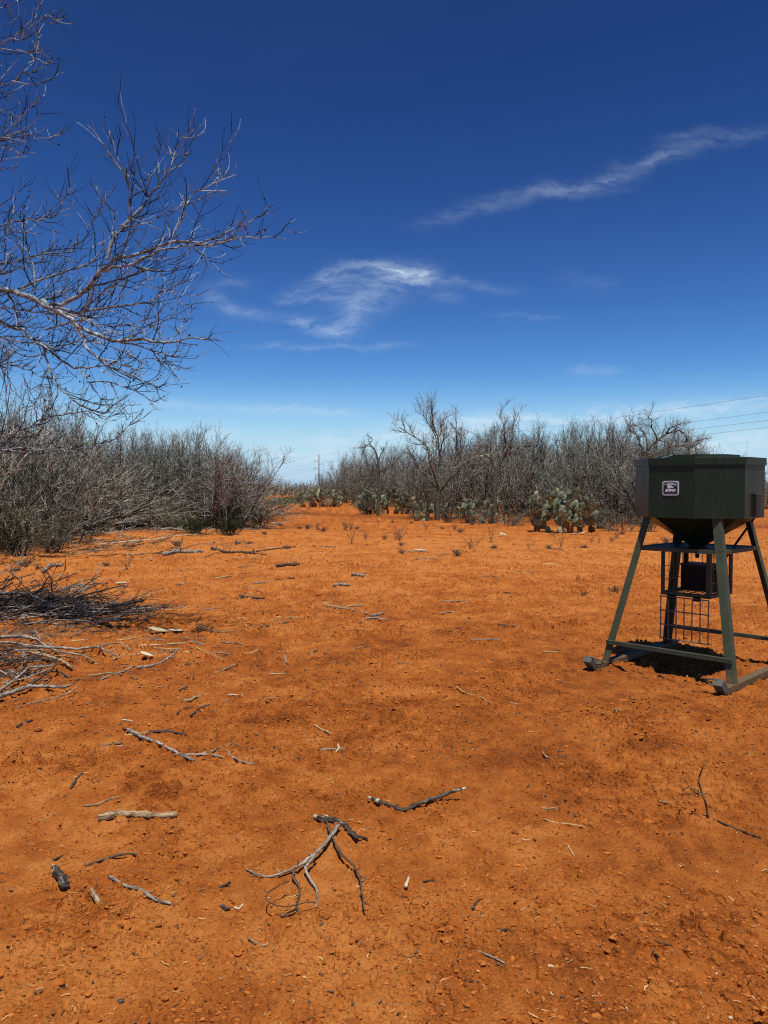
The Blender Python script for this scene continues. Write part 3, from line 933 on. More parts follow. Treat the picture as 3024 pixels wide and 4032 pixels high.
# ------------------------------------------------------------------ single bare trees
def part_tree(name, label, cat, loc, trunk_pts, limbs, seed, r_trunk=.14, n2=9, n3=7, n4=4, Ls=(.35, .14, .05), up=.08, material='stem', group=None):
    """a bare tree: a trunk, each limb, and the twigs; points are relative to loc"""
    rg = np.random.default_rng(seed)
    root = thing(name, label, cat, loc, 0, group)
    T = np.array(trunk_pts, float)[None]
    mb = MB().tubes(T, rad(np.array([r_trunk]), T.shape[1], .7), 8)
    link('trunk', mb.mesh('trunk', True), M[material], root)
    tw = MB()
    for lm_, r0 in limbs:
        Lp = resample(np.array(lm_, float), 9)
        Lp[1:-1] += rg.normal(0, .04, (7, 3))
        link('limb', MB().tubes(Lp[None], rad(np.array([r0]), 9, .25), 6).mesh('limb', True), M[material], root)
        length = np.linalg.norm(np.diff(Lp, axis=0), axis=1).sum()
        s, dd, t, pi = spawn(rg, Lp[None], n2, .2, 1, .6)
        P2 = grow(rg, s, dd, length * Ls[0] * (.6 + .8 * rg.random(len(s))) * (1.2 - .6 * t), 7, .16, up)
        tw.tubes(P2, rad(np.full(len(P2), r0 * .33), 7), 4)
        s, dd, t, pi = spawn(rg, P2, n3, .15, 1, .6)
        P3 = grow(rg, s, dd, length * Ls[1] * (.5 + rg.random(len(s))), 5, .2, up)
        tw.tubes(P3, rad(np.full(len(P3), r0 * .14), 5), 3)
        s, dd, t, pi = spawn(rg, P3, n4, .2, 1, .7)
        P4 = grow(rg, s, dd, length * Ls[2] * (.5 + rg.random(len(s))), 3, .25, up)
        tw.tubes(P4, rad(np.full(len(P4), r0 * .09), 3), 3)
    link('twig_crown', tw.mesh('twig_crown'), M['brush' if material == 'stem' else material], root)
    return root


def resample(P, K):
    d = np.concatenate([[0], np.cumsum(np.linalg.norm(np.diff(P, axis=0), axis=1))])
    # smooth by Catmull-Rom-ish interpolation of each axis over arc length
    s = np.linspace(0, d[-1], K)
    out = np.stack([np.interp(s, d, P[:, i]) for i in range(P.shape[1])], -1)
    if K > 4:
        out[1:-1] = out[1:-1] * .6 + (out[:-2] + out[2:]) * .2
    return out


def r6(x, y):
    return (1000 + x * .6028, 1500 + y * .6028)


dT = 38.0


def q6(x, y, dd=0.0):
    X, Y = r6(x, y)
    return D(X, Y, dT + dd)


base = q6(1200, 890); base[2] = 0
rel = lambda pts: [tuple(np.array(p) - base) for p in pts]
forked = part_tree('forked_bare_tree', 'bare tree with a forked leaning trunk, tallest over the prickly pears in the right thicket', 'tree', tuple(base),
          [(0, 0, -.1)] + rel([q6(1200, 800), q6(1205, 740), q6(1215, 690)]),
          [(rel([q6(1215, 700), q6(1150, 630), q6(1095, 590, .3), q6(1040, 480, .5), q6(1010, 430, .6)]), .07),
           (rel([q6(1212, 700), q6(1170, 590, -.4), q6(1150, 480, -.6), q6(1130, 380, -.5), q6(1060, 340), q6(990, 290), q6(935, 255)]), .075),
           (rel([q6(1150, 500, -.5), q6(1200, 400, -.2), q6(1190, 300), q6(1110, 220), q6(1100, 120)]), .05),
           (rel([q6(1215, 700), q6(1210, 560, .5), q6(1215, 440, .7), q6(1210, 330, .8), q6(1150, 240), q6(1160, 130)]), .07),
           (rel([q6(1210, 440, .6), q6(1240, 330, .4), q6(1225, 210), q6(1270, 185)]), .045),
           (rel([q6(1215, 710), q6(1270, 630, -.5), q6(1340, 560, -.8), q6(1400, 510, -.8), q6(1480, 470), q6(1560, 430)]), .065),
           (rel([q6(1250, 640), q6(1300, 540, .5), q6(1330, 440, .5), q6(1330, 300, .4), q6(1330, 220)]), .05)],
          31, r_trunk=.13, Ls=(.30, .13, .05), up=.10, n2=12, n3=8)
forked.scale = (.95, .95, .93)

dT = 46.0
base = q6(810, 640); base[2] = 0
part_tree('crooked_dead_tree', 'crooked dead dark tree sticking out of the thicket left of the forked tree', 'tree', tuple(base),
          [(0, 0, -.1)] + rel([q6(820, 700), q6(812, 600), q6(810, 520)]),
          [(rel([q6(810, 540), q6(800, 470), q6(750, 400), q6(720, 440), q6(700, 480)]), .07),
           (rel([q6(760, 405), q6(770, 375), q6(740, 350)]), .03),
           (rel([q6(812, 600), q6(870, 570, -.5), q6(910, 530), q6(960, 510), q6(920, 500)]), .06),
           (rel([q6(810, 520), q6(840, 450, .5), q6(860, 430)]), .04)],
          33, r_trunk=.12, n2=6, Ls=(.3, .12, .05), up=.03)


def r7(x, y):
    return (1900 + x * .5425, 1500 + y * .5425)


def q7(x, y, dd=0.0, d0=33.0):
    X, Y = r7(x, y)
    return D(X, Y, d0 + dd)


base = q7(1170, 900); base[2] = 0
part_tree('spreading_bare_tree', 'spreading bare tree with black curved branches above the left end of the hopper', 'tree', tuple(base),
          [(0, 0, -.1)] + rel([q7(1165, 800), q7(1170, 640), q7(1185, 520)]),
          [(rel([q7(1180, 540), q7(1140, 440), q7(1100, 380), q7(1055, 360)]), .055),
           (rel([q7(1185, 520), q7(1270, 430), q7(1330, 390), q7(1400, 350), q7(1470, 380), q7(1490, 440)]), .06),
           (rel([q7(1270, 430), q7(1240, 340), q7(1200, 290), q7(1225, 220)]), .035),
           (rel([q7(1300, 410), q7(1370, 330), q7(1420, 320), q7(1475, 295)]), .035),
           (rel([q7(1185, 560), q7(1300, 500), q7(1400, 470), q7(1500, 480), q7(1590, 510)]), .045),
           (rel([q7(1180, 540), q7(1200, 420), q7(1130, 330), q7(1090, 320)]), .04),
           (rel([q7(1500, 500), q7(1560, 430), q7(1640, 420)]), .03)],
          35, r_trunk=.12, n2=10, Ls=(.32, .14, .06), up=.05)
base = q7(90, 930, 0, 36); base[2] = 0
part_tree('dark_stemmed_tree', 'bare tree with thick dark bent stems between the forked tree and the large prickly pear', 'tree', tuple(base),
          [(0, 0, -.1)] + rel([q7(85, 800, 0, 36), q7(95, 700, 0, 36), q7(100, 640, 0, 36)]),
          [(rel([q7(100, 640, 0, 36), q7(60, 560, 0, 36), q7(10, 540, 0, 36), q7(-40, 500, 0, 36)]), .07),
           (rel([q7(100, 640, 0, 36), q7(150, 560, 0, 36), q7(220, 490, 0, 36), q7(300, 470, 0, 36), q7(340, 480, 0, 36)]), .06),
           (rel([q7(100, 620, 0, 36), q7(170, 480, 0, 36.5), q7(160, 350, 0, 36), q7(130, 220, 0, 36)]), .05),
           (rel([q7(150, 560, 0, 36), q7(210, 430, 0, 35.5), q7(230, 320, 0, 36), q7(260, 230, 0, 36)]), .045)],
          36, r_trunk=.12, n2=10, Ls=(.3, .12, .05), up=.14)

# ------------------------------------------------------------------ the big bare tree at the left
r4 = lambda x, y: (x * .7233, 400 + y * .7233)
r1 = lambda x, y: (x * .3617, y * .3617)
TB = np.array([-6.7, 8.5, 0.0])


def hero_tree():
    rg = np.random.default_rng(3)
    root = thing('bare_mesquite_tree', 'large bare tree reaching in from the left over the brush piles, with small green buds', 'tree', tuple(TB))
    trunk = np.array([(0, 0, -.1), (.1, -.05, .6), (.25, 0, 1.3), (.2, .1, 2.0), (.35, .1, 2.9), (.3, .15, 4.2), (.5, .2, 5.6), (.6, .2, 7.2)])
    tk = resample(trunk, 16)
    link('trunk', MB().tubes(tk[None], rad(np.array([.24]), 16, .22), 12).mesh('trunk', True), M['hero'], root)
    # (points in the picture, distance at start and end, radius at start and end, joins the trunk)
    W = [
        ([(0, 1020), (100, 1040), (210, 1090), (300, 1120), (400, 1080), (480, 1010), (550, 925), (600, 870), (700, 835), (810, 815), (900, 770), (1050, 765), (1190, 785), (1250, 745), (1350, 735), (1560, 745)], 9.4, 8.6, .052, .003, 1, r4),
        ([(580, 860), (600, 780), (650, 700), (740, 610), (830, 500), (920, 370), (970, 210), (1060, 150)], 8.9, 9.2, .020, .003, 0, r4),
        ([(705, 660), (702, 500), (690, 430), (640, 300), (590, 160)], 8.9, 8.6, .011, .003, 0, r4),
        ([(550, 920), (700, 890), (850, 820), (1050, 775), (1200, 730), (1300, 650)], 8.95, 8.3, .017, .003, 0, r4),
        ([(920, 750), (980, 660), (1050, 490), (1150, 460), (1230, 370)], 8.7, 9.3, .010, .003, 0, r4),
        ([(1230, 750), (1320, 690), (1400, 620), (1460, 570)], 8.6, 8.4, .008, .003, 0, r4),
        ([(1050, 790), (1110, 830), (1150, 880)], 8.7, 8.6, .006, .002, 0, r4),
        ([(300, 1120), (380, 1155), (520, 1130), (680, 1115), (840, 1070), (900, 1020), (1060, 960)], 9.1, 9.6, .018, .003, 0, r4),
        ([(120, 1050), (260, 1120), (370, 1170), (430, 1230), (540, 1280), (650, 1310), (760, 1290), (860, 1305), (980, 1300), (1080, 1280), (1200, 1300)], 9.2, 8.3, .034, .003, 0, r4),
        ([(650, 1310), (780, 1335), (880, 1380), (960, 1385)], 8.7, 8.4, .010, .003, 0, r4),
        ([(860, 1305), (880, 1220), (940, 1180)], 8.6, 8.8, .006, .002, 0, r4),
        ([(980, 1300), (1000, 1200), (1045, 1130)], 8.5, 8.4, .006, .002, 0, r4),
        ([(0, 1200), (100, 1230), (180, 1290), (250, 1340), (340, 1420), (440, 1450), (540, 1440), (650, 1430), (780, 1470)], 9.6, 9.0, .036, .004, 1, r4),
        ([(440, 1450), (480, 1530), (530, 1580), (550, 1625)], 9.2, 9.0, .009, .003, 0, r4),
        ([(490, 1530), (600, 1525), (720, 1570), (800, 1600), (860, 1675)], 9.2, 9.2, .008, .002, 0, r4),
        ([(400, 1200), (450, 1290), (460, 1340), (520, 1390), (600, 1440), (700, 1480), (800, 1530), (920, 1585)], 9.1, 8.6, .018, .003, 0, r4),
        ([(240, 1340), (260, 1450), (330, 1560), (420, 1640), (520, 1690), (560, 1700), (640, 1640)], 9.4, 8.9, .012, .003, 0, r4),
        ([(0, 1870), (100, 1800), (240, 1720), (330, 1710), (450, 1680), (560, 1720), (750, 1690)], 10.2, 9.6, .022, .003, 1, r4),
        ([(0, 1890), (150, 1890), (300, 1900), (450, 1890), (560, 1860), (650, 1830), (700, 1760), (790, 1740)], 9.4, 9.0, .016, .003, 1, r4),
        ([(0, 890), (150, 860), (260, 820), (380, 830), (480, 700), (550, 570), (548, 460)], 9.8, 9.4, .016, .003, 1, r4),
        ([(100, 1020), (200, 970), (330, 940), (440, 910), (520, 850), (600, 790), (640, 600)], 9.3, 9.8, .014, .003, 0, r4),
        ([(190, 1050), (180, 900), (150, 780), (110, 650), (120, 560)], 9.3, 9.5, .013, .003, 0, r4),
        ([(0, 950), (40, 870), (20, 740), (60, 620)], 9.1, 9.2, .014, .003, 1, r4),
        ([(0, 680), (100, 650), (220, 640), (330, 610), (350, 530), (400, 420)], 9.9, 9.5, .013, .003, 1, r4),
        ([(0, 1120), (200, 1150), (420, 1160), (560, 1220), (700, 1220), (870, 1160), (900, 1110)], 10.2, 9.8, .015, .003, 1, r4),
        ([(0, 1280), (150, 1320), (330, 1330), (470, 1300), (620, 1340), (750, 1400), (880, 1400), (1010, 1465)], 10.4, 9.9, .014, .003, 1, r4),
        ([(250, 1240), (360, 1200), (480, 1180), (620, 1120), (680, 1000), (720, 870)], 9.6, 9.4, .010, .003, 0, r4),
        ([(500, 1140), (560, 1030), (680, 960), (790, 900), (880, 940), (950, 1010), (990, 1110)], 9.1, 8.9, .009, .002, 0, r4),
        ([(0, 1430), (120, 1450), (240, 1500), (330, 1490)], 10.0, 9.6, .010, .003, 1, r4),
        ([(640, 670), (740, 680), (850, 640), (950, 600)], 8.9, 9.2, .008, .002, 0, r4),
        ([(800, 520), (790, 460), (840, 370)], 9.0, 9.1, .006, .002, 0, r4), ([(870, 420), (860, 310), (890, 210)], 9.0, 9.1, .005, .002, 0, r4),
        ([(920, 370), (990, 340), (1020, 280), (1040, 210)], 9.0, 9.1, .005, .002, 0, r4),
        ([(0, 485), (130, 465), (240, 430), (300, 350), (380, 250), (450, 185), (520, 150), (600, 110)], 9.6, 9.2, .016, .003, 1, r1),
        ([(150, 455), (160, 390), (240, 310), (330, 260), (370, 200), (400, 90)], 9.5, 9.4, .009, .003, 0, r1),
        ([(450, 185), (560, 205), (720, 190)], 9.4, 9.4, .005, .002, 0, r1),
        ([(0, 520), (110, 545), (330, 590), (400, 540), (430, 450), (460, 370)], 9.3, 9.2, .011, .003, 1, r1),
        ([(330, 590), (380, 650), (480, 665), (580, 655)], 9.2, 9.0, .006, .002, 0, r1),
        ([(0, 940), (130, 880), (240, 800), (400, 770), (480, 740), (580, 670)], 9.5, 9.1, .014, .003, 1, r1),
        ([(130, 880), (260, 910), (370, 925), (520, 880), (620, 830), (690, 790)], 9.4, 9.2, .007, .002, 0, r1),
        ([(0, 1560), (100, 1400), (200, 1300), (290, 1170), (370, 1130), (510, 1105)], 9.4, 9.3, .015, .003, 1, r1),
        ([(0, 1510), (120, 1460), (240, 1450), (330, 1480), (460, 1500), (560, 1525), (620, 1500), (650, 1440), (750, 1410)], 9.3, 9.1, .014, .003, 1, r1),
        ([(0, 1610), (100, 1615), (200, 1645), (310, 1660), (380, 1665)], 9.6, 9.5, .010, .004, 1, r1),
        ([(0, 1170), (130, 1240), (280, 1270)], 9.7, 9.5, .006, .002, 1, r1),
        ([(0, 80), (80, 50), (160, 10), (260, -60)], 9.5, 9.3, .010, .003, 1, r1),
        ([(0, 1830), (60, 1810), (130, 1870), (190, 1890)], 9.5, 9.3, .007, .003, 1, r1),
        ([(0, 1750), (150, 1730), (300, 1700)], 9.5, 9.3, .007, .003, 1, r1),
    ]
    tw = MB(); buds_V, n_b = [], 0
    allP = []
    for pts, d0, d1, ra, rb, join, fn in W:
        pp = np.array([fn(*p) for p in pts])
        ds = np.linspace(d0, d1, len(pp)) + rg.normal(0, .05, len(pp))
        P = np.array([D(x, y, dd * .89) for (x, y), dd in zip(pp, ds)]) - TB
        ra, rb = ra * .8, rb * .8
        if join:
            j = P[0]; k = int(np.argmin(np.abs(tk[:, 2] - (j[2] - .5)))); s = tk[k]
            m1 = s * .6 + j * .4 + np.array([0, 0, .12]); m2 = s * .25 + j * .75 + np.array([0, 0, .08])
            P = np.concatenate([[s, m1, m2], P]); vis0 = 2.5 / len(P)
        else:
            vis0 = 0.05
        seglen = np.linalg.norm(np.diff(P, axis=0), axis=1).sum()
        K = max(10, int(seglen / .09))
        C_ = resample(P, K)
        C_[1:-1] += rg.normal(0, .010, (K - 2, 3))
        R_ = ra * (1 - np.linspace(0, 1, K)) ** .85 + rb
        link('limb', MB().tubes(C_[None], R_[None], 7).mesh('limb', True), M['hero'], root)
        n = max(3, int(seglen / (.24 if fn is r1 else .115)))
        s, dd, t, pi = spawn(rg, C_[None], n, vis0, .98, .62)
        dd[:, 1] *= .7
        tl = (.14 + .45 * rg.random(len(s)) ** 1.4) * (1.15 - .70 * t) * min(1, .5 + seglen * .35)
        P2 = grow(rg, s, dd, tl, 8, .13, .10)
        tw.tubes(P2, rad(np.clip(np.full(len(s), .0045) + .002 * rg.random(len(s)), 0, ra), 8, .5), 4)
        s, dd, t, pi = spawn(rg, P2, 3, .15, .9, .7)
        P3 = grow(rg, s, dd, .05 + .24 * rg.random(len(s)) ** 1.3, 5, .18, .08)
        tw.tubes(P3, rad(np.full(len(s), .0028), 5, .6), 3)
        allP += [(P2, 0), (P3, 1)]
        # longer side shoots with their own twigs
        ns = int(seglen / (1.4 if fn is r1 else .6))
        if ns:
            s, dd, t, pi = spawn(rg, C_[None], ns, vis0, .70, .5)
            Q1 = grow(rg, s, dd, (.5 + .7 * rg.random(len(s))) * (1.1 - .5 * t), 12, .10, .05)
            tw.tubes(Q1, rad(np.clip(.004 + ra * .28 * (1 - t), .004, .012), 12, .35), 5)
            s, dd, t, pi = spawn(rg, Q1, 7, .1, .98, .65)
            Q2 = grow(rg, s, dd, .10 + .28 * rg.random(len(s)), 6, .15, .09)
            tw.tubes(Q2, rad(np.full(len(s), .0036), 6, .6), 3)
            allP += [(Q1, 0), (Q2, 1)]
    link('twig_crown', tw.mesh('twig_crown'), M['herotwig'], root, kind='stuff')
    # knobby buds and first leaflets along the twigs
    bm = MB()
    for P, kk in allP:
        n = int(P.shape[0] * (1.2 if kk else 2))
        i = rg.integers(0, P.shape[0], n); k = rg.integers(1, P.shape[1], n)
        c = P[i, k]; s = (.0032 + .007 * rg.random(n) ** 3)
        Vv = (IV[::1][None, :, :] * s[:, None, None] * (1 + .4 * rg.standard_normal((n, 12, 1)))) * np.array([1, 1, 1.3]) + c[:, None, :]
        o8 = np.array([0, 1, 2, 3, 4, 5])
        # octahedral buds keep it light
        ax = np.array([(1, 0, 0), (-1, 0, 0), (0, 1, 0), (0, -1, 0), (0, 0, 1.5), (0, 0, -1.2)])
        Vo = c[:, None, :] + ax[None] * s[:, None, None] * (1 + .35 * rg.standard_normal((n, 6, 1)))
        Fo = np.array([(0, 2, 4), (2, 1, 4), (1, 3, 4), (3, 0, 4), (2, 0, 5), (1, 2, 5), (3, 1, 5), (0, 3, 5)])
        bm.add(Vo.reshape(-1, 3), (Fo[None] + (np.arange(n) * 6)[:, None, None]).reshape(-1, 3))
    link('bud_cluster', bm.mesh('bud_cluster'), M['bud'], root, kind='stuff')


hero_tree()
# a smaller budding bush under it, at the left edge
p = G(40, 2230)
place_bush(WHIP[0], -8.2, 15.0, 4.2, 4.6, 'slender budding bush under the large bare tree at the left edge', 'shrub', name='budding_bush', wide=1.1)


# ------------------------------------------------------------------ prickly pears
def pad_mesh(seed, m):
    rg = random.Random(seed)
    mb = MB(); n = 14
    prof = []
    for k in range(n):
        a = 2 * PI * k / n
        x = math.sin(a) * (.44 + rg.uniform(-.02, .02)); z = .5 - math.cos(a) * .5
        x *= .62 + .5 * z - .12 * z * z
        prof.append((x, z))
    V = []; cup = rg.uniform(-.05, .05)
    for s, y in ((1.0, 0.0), (.86, .026), (.86, -.026)):
        V += [(x * s, y + cup * (x * x * 4), .5 + (z - .5) * s) for x, z in prof]
    V += [(0, .038, .5), (0, -.038, .5)]
    Fq, Ft = [], []
    for k in range(n):
        j = (k + 1) % n
        Fq += [(k, n + k, n + j, j), (k, j, 2 * n + j, 2 * n + k)]
        Ft += [(n + k, 3 * n, n + j), (2 * n + k, 2 * n + j, 3 * n + 1)]
    mb.add(V, Fq, Ft)
    me = mb.mesh('cactus_pad', True); me.materials.append(M[m])
    return me


PADS = {k: [pad_mesh(10 * i + j, k) for j in range(3)] for i, k in enumerate(['pad', 'padold', 'padwood', 'paddead'])}


def prickly_pear(px, py, width, height, n_max, label, seed, size=.30, old=.12):
    rg = random.Random(seed)
    b = G(px, py); x, y = b[0], b[1]
    root = thing('prickly_pear', label, 'cactus', (x, y, tz(x, y) - .02))
    count = 0
    frontier = []
    nb = max(4, int(width * 3.4))
    for i in range(nb):
        fx = (i + rg.random()) / nb - .5
        pos = Vector((fx * width * .9, rg.uniform(-.4, .4), -.05))
        lean = fx * .7 + rg.uniform(-.2, .2)
        frontier.append((Matrix.Translation(pos) @ Matrix.Rotation(rg.uniform(-.8, .8), 4, 'Z') @ Matrix.Rotation(lean, 4, 'Y') @ Matrix.Rotation(rg.uniform(-.3, .3), 4, 'X'), size * rg.uniform(.9, 1.15), 0))
    while frontier and count < n_max:
        Mx, s, lvl = frontier.pop(0 if rg.random() < .6 else rg.randrange(len(frontier)))
        tip = Mx @ Vector((0, 0, s))
        lim = height * (1 - .45 * (abs(tip.x) / (width * .62)) ** 2)
        if tip.z < 0.08 or tip.z > lim or abs(tip.x) > width * .62 or abs(tip.y) > .9:
            continue
        kind = 'padwood' if (lvl == 0 and rg.random() < .6) or (lvl == 1 and rg.random() < .15) else ('padold' if rg.random() < old else 'pad')
        o = link('cactus_pad', rg.choice(PADS[kind]), None, root)
        o.matrix_local = Mx @ Matrix.Scale(s, 4)
        count += 1
        for c in range(rg.choice((2, 2, 3)) if lvl < 3 else rg.choice((1, 2))):
            a = rg.uniform(-1.1, 1.1)
            pt = Vector((math.sin(a) * s * .36, 0, s * (.56 + .40 * math.cos(a))))
            up = Mx.to_3x3().normalized().to_4x4()
            N_ = Matrix.Translation(Mx @ pt) @ up @ Matrix.Rotation(rg.uniform(-.8, .8), 4, 'Z') @ Matrix.Rotation(a * .6 + rg.uniform(-.15, .15), 4, 'Y') @ Matrix.Rotation(rg.uniform(-.35, .35), 4, 'X')
            # pads keep turning upward
            ax = N_.to_3x3() @ Vector((0, 0, 1))
            if ax.z < .25:
                continue
            frontier.append((N_, s * rg.uniform(.84, 1.04), lvl + 1))
    return root


prickly_pear(2225, 2090, 2.2, 2.05, 280, 'largest prickly pear, alone at the thicket foot with pale fallen pads in front', 1, .33, .22)
prickly_pear(1520, 2020, 3.2, 1.9, 220, 'long prickly pear hedge in the right thicket, left of the forked tree', 2, .38, .12)
prickly_pear(1258, 1996, 3.4, 2.3, 140, 'farthest prickly pear, at the tip of the right thicket below the utility pole', 3, .42, .35)
prickly_pear(1700, 2040, 1.8, 1.2, 45, 'prickly pear half hidden in scrub at the foot of the forked tree', 4, .32, .1)
prickly_pear(1660, 2052, .9, .6, 16, 'small dark prickly pear in front of the forked tree', 5, .26, .05)
prickly_pear(1905, 2058, 2.0, 1.5, 45, 'prickly pear scattered through the scrub between the forked tree and the largest one', 6, .38, .12)
prickly_pear(740, 2106, .8, .6, 24, 'small prickly pear beside the left small dark green bush', 7, .2, .05)
p_ = prickly_pear(2985, 1965, 1.2, 1.4, 20, 'distant prickly pear right of the hopper', 8, .4, .1)

rg_ = random.Random(4)
for i in range(16):
    px = rg_.uniform(2120, 2290); py = rg_.uniform(2078, 2108)
    if i > 12:
        px, py = rg_.uniform(1945, 2010), rg_.uniform(2098, 2112)
    g = G(px, py)
    o = link('fallen_cactus_pad', rg_.choice(PADS['paddead']), None)
    tag(o, 'bleached fallen cactus pad lying on the soil before the largest prickly pear', 'cactus pad', 'bleached pads fallen from the largest prickly pear')
    o.matrix_world = Matrix.Translation((g[0], g[1], tz(g[0], g[1]) + .03)) @ Matrix.Rotation(rg_.uniform(0, 6), 4, 'Z') @ Matrix.Rotation(rg_.uniform(1.2, 1.5), 4, 'X') @ Matrix.Scale(rg_.uniform(.22, .34), 4)


# ------------------------------------------------------------------ weeds in the clearing
def tuft_mesh(seed, n, h, spread, leafy):
    rg = np.random.default_rng(seed)
    S = rg.normal(0, .03, (n, 3)) * [1, 1, 0]
    Dr = np.stack([rg.normal(0, spread, n), rg.normal(0, spread, n), np.ones(n)], -1)
    P = grow(rg, S, Dr, h * (.4 + .6 * rg.random(n)), 5, .15, .02)
    mb = MB().tubes(P, rad(np.full(n, .006), 5, .4), 3)
    s, dd, t, pi = spawn(rg, P, 5, .25, 1, .6)
    P2 = grow(rg, s, dd, h * (.1 + .2 * rg.random(len(s))), 3, .2, .05)
    mb.tubes(P2, rad(np.full(len(s), .004), 3, .5), 3)
    if leafy:
        V, Q = leaves_on(rg, P2, n * 12, .012)
        mb.add(V, Q)
    me = mb.mesh('weed_tuft'); me.materials.append(M['weed'])
    return me


TUFT = [tuft_mesh(1, 14, .45, .45, 1), tuft_mesh(2, 24, .30, .7, 1), tuft_mesh(3, 8, .6, .3, 0), tuft_mesh(4, 30, .2, .9, 1)]
tufts = [(1100, 2068, 1), (1180, 2078, 3), (1210, 2082, 1), (1250, 2090, 0), (1275, 2094, 1), (1360, 2088, 0), (1380, 2084, 0), (1405, 2080, 1), (1385, 2145, 2), (1440, 2122, 0),
         (1515, 2122, 1), (1560, 2128, 2), (1575, 2135, 0), (1580, 2150, 1), (1680, 2085, 2), (1740, 2082, 1), (1790, 2086, 0), (1815, 2094, 1), (1580, 2183, 1), (1800, 2192, 1),
         (1850, 2160, 2), (1935, 2135, 2), (1945, 2160, 3), (2080, 2160, 2), (2160, 2158, 1), (2210, 2156, 2), (2300, 2150, 3), (2330, 2132, 2), (2360, 2134, 2), (2410, 2132, 0),
         (2430, 2115, 0), (2450, 2100, 1), (2300, 2345, 3), (2420, 2335, 1), (2480, 2335, 3), (1860, 2065, 1), (1490, 2055, 3), (1545, 2060, 3), (1620, 2062, 3), (2580, 2140, 3), (2620, 2130, 1),
         (700, 2155, 0), (690, 2150, 1), (935, 2145, 3), (980, 2140, 3), (1130, 2160, 3), (420, 2240, 3), (500, 2250, 2), (800, 2490, 1), (150, 2250, 3), (100, 2240, 1), (60, 2260, 3), (1040, 2110, 3)]
for px, py, k in tufts:
    g = G(px, py)
    o = link('dry_weed', TUFT[k], None)
    o.location = (g[0], g[1], tz(g[0], g[1]))
    s = random.uniform(.6, 1.05) * (.6 if py > 2300 else 1)
    o.scale = (s * random.uniform(.6, 1.3), s * random.uniform(.6, 1.3), s * random.uniform(.55, 1.15)); o.rotation_euler = (0, 0, random.random() * 6)
    tag(o, 'small dry brown weed tuft standing on the open red soil', 'weed', 'dry weed tufts dotted over the clearing')


# ------------------------------------------------------------------ sticks, drawn one by one
def stick_curve(pts, hs, jitter, rg, step=.02):
    """pts: picture points lying on the soil, hs: heights above it"""
    P = []
    for (x, y), h in zip(pts, hs):
        g = G(x, y, h); P.append((g[0], g[1], h))
    P = np.array(P)
    n = max(8, int(np.linalg.norm(np.diff(P, axis=0), axis=1).sum() / step))
    n = min(n, 60)
    C_ = resample(P, n)
    C_[1:-1] += rg.normal(0, jitter, (n - 2, 3)) * [1, 1, .5]
    return C_


def stick(label, runs, m='bark', name='dry_stick', cat='stick', fn=lambda x, y: (x, y), seed=0, group=None, ends=None, knots=True, sides=8):
    """runs: list of (points, radius start, radius end, height start, height end); the first is the main stem, the others are its side branches"""
    rg = np.random.default_rng(seed + 500)
    first = None
    for i, r_ in enumerate(runs):
        pts, ra, rb = r_[:3]
        h0, h1 = (r_[3], r_[4]) if len(r_) > 3 else (ra * .7, rb * .7)
        mm = r_[5] if len(r_) > 5 else m
        pts = [fn(*p) for p in pts]
        hs = np.linspace(h0, h1, len(pts)) + 0.004 if not (len(r_) > 6) else np.array(r_[6])
        C_ = stick_curve(pts, hs, ra * .18, rg)
        base = np.array([C_[0][0], C_[0][1], 0.0])
        if first is None:
            first = base
            root = thing(name, label, cat, tuple(base), 0, group) if (len(runs) > 1 or ends) else None
        C_ = C_ - first
        C_[:, 2] += terrain(C_[:, 0] + first[0], C_[:, 1] + first[1])
        C_[:, 2] += np.percentile(relief(C_[:, 0] + first[0], C_[:, 1] + first[1]), 80) - .006
        K = len(C_)
        R_ = np.linspace(ra, rb, K) * (1 + .10 * rg.standard_normal(K))
        R_[0] *= .8; R_[-1] *= .75
        mb = MB().tubes(C_[None], R_[None], sides, caps=True)
        if knots and K > 10:
            # broken side spurs
            ns = max(1, K // 12)
            s, dd, t, pi = spawn(rg, C_[None], ns, .1, .95, .9)
            dd[:, 2] = np.abs(dd[:, 2])
            Ps = grow(rg, s, dd, ra * (2 + 2.5 * rg.random(len(s))), 3, .1, 0)
            mb.tubes(Ps, rad(np.full(len(s), ra * .42), 3, .6), 5, caps=True)
        me = mb.mesh('stick', True)
        with_grain(me, C_, R_, sides)
        if root is None:
            o = link(name, me, M.get(mm + '_g', M[mm])); o.location = first
            tag(o, label, cat, group)
            return o
        link('stem' if i == 0 else 'side_branch', me, M.get(mm + '_g', M[mm]), root)
        if i == 0 and ends:
            for e_ in ends:
                a = C_[0] if e_ == 0 else C_[-1]; b = C_[3] if e_ == 0 else C_[-4]
                Pe = np.array([a + (a - b) * .35, a * .3 + b * .7])[None]
                rr = (R_[1] if e_ == 0 else R_[-2])
                link('cut_end', MB().tubes(Pe, np.array([[rr * .5, rr * 1.04]]), 7, caps=True).mesh('cut_end', True), M['cut'], root)
    return root


r8 = lambda x, y: (x * .904, 2700 + y * .904)
r2 = lambda x, y: (900 + x * .6028, 3100 + y * .6028)
r4b = lambda x, y: (1400 + x * .979, 2700 + y * .979)
r3b = lambda x, y: (x * .4822, 2200 + y * .4822)
r5 = lambda x, y: (x * .7233, 1500 + y * .7233)

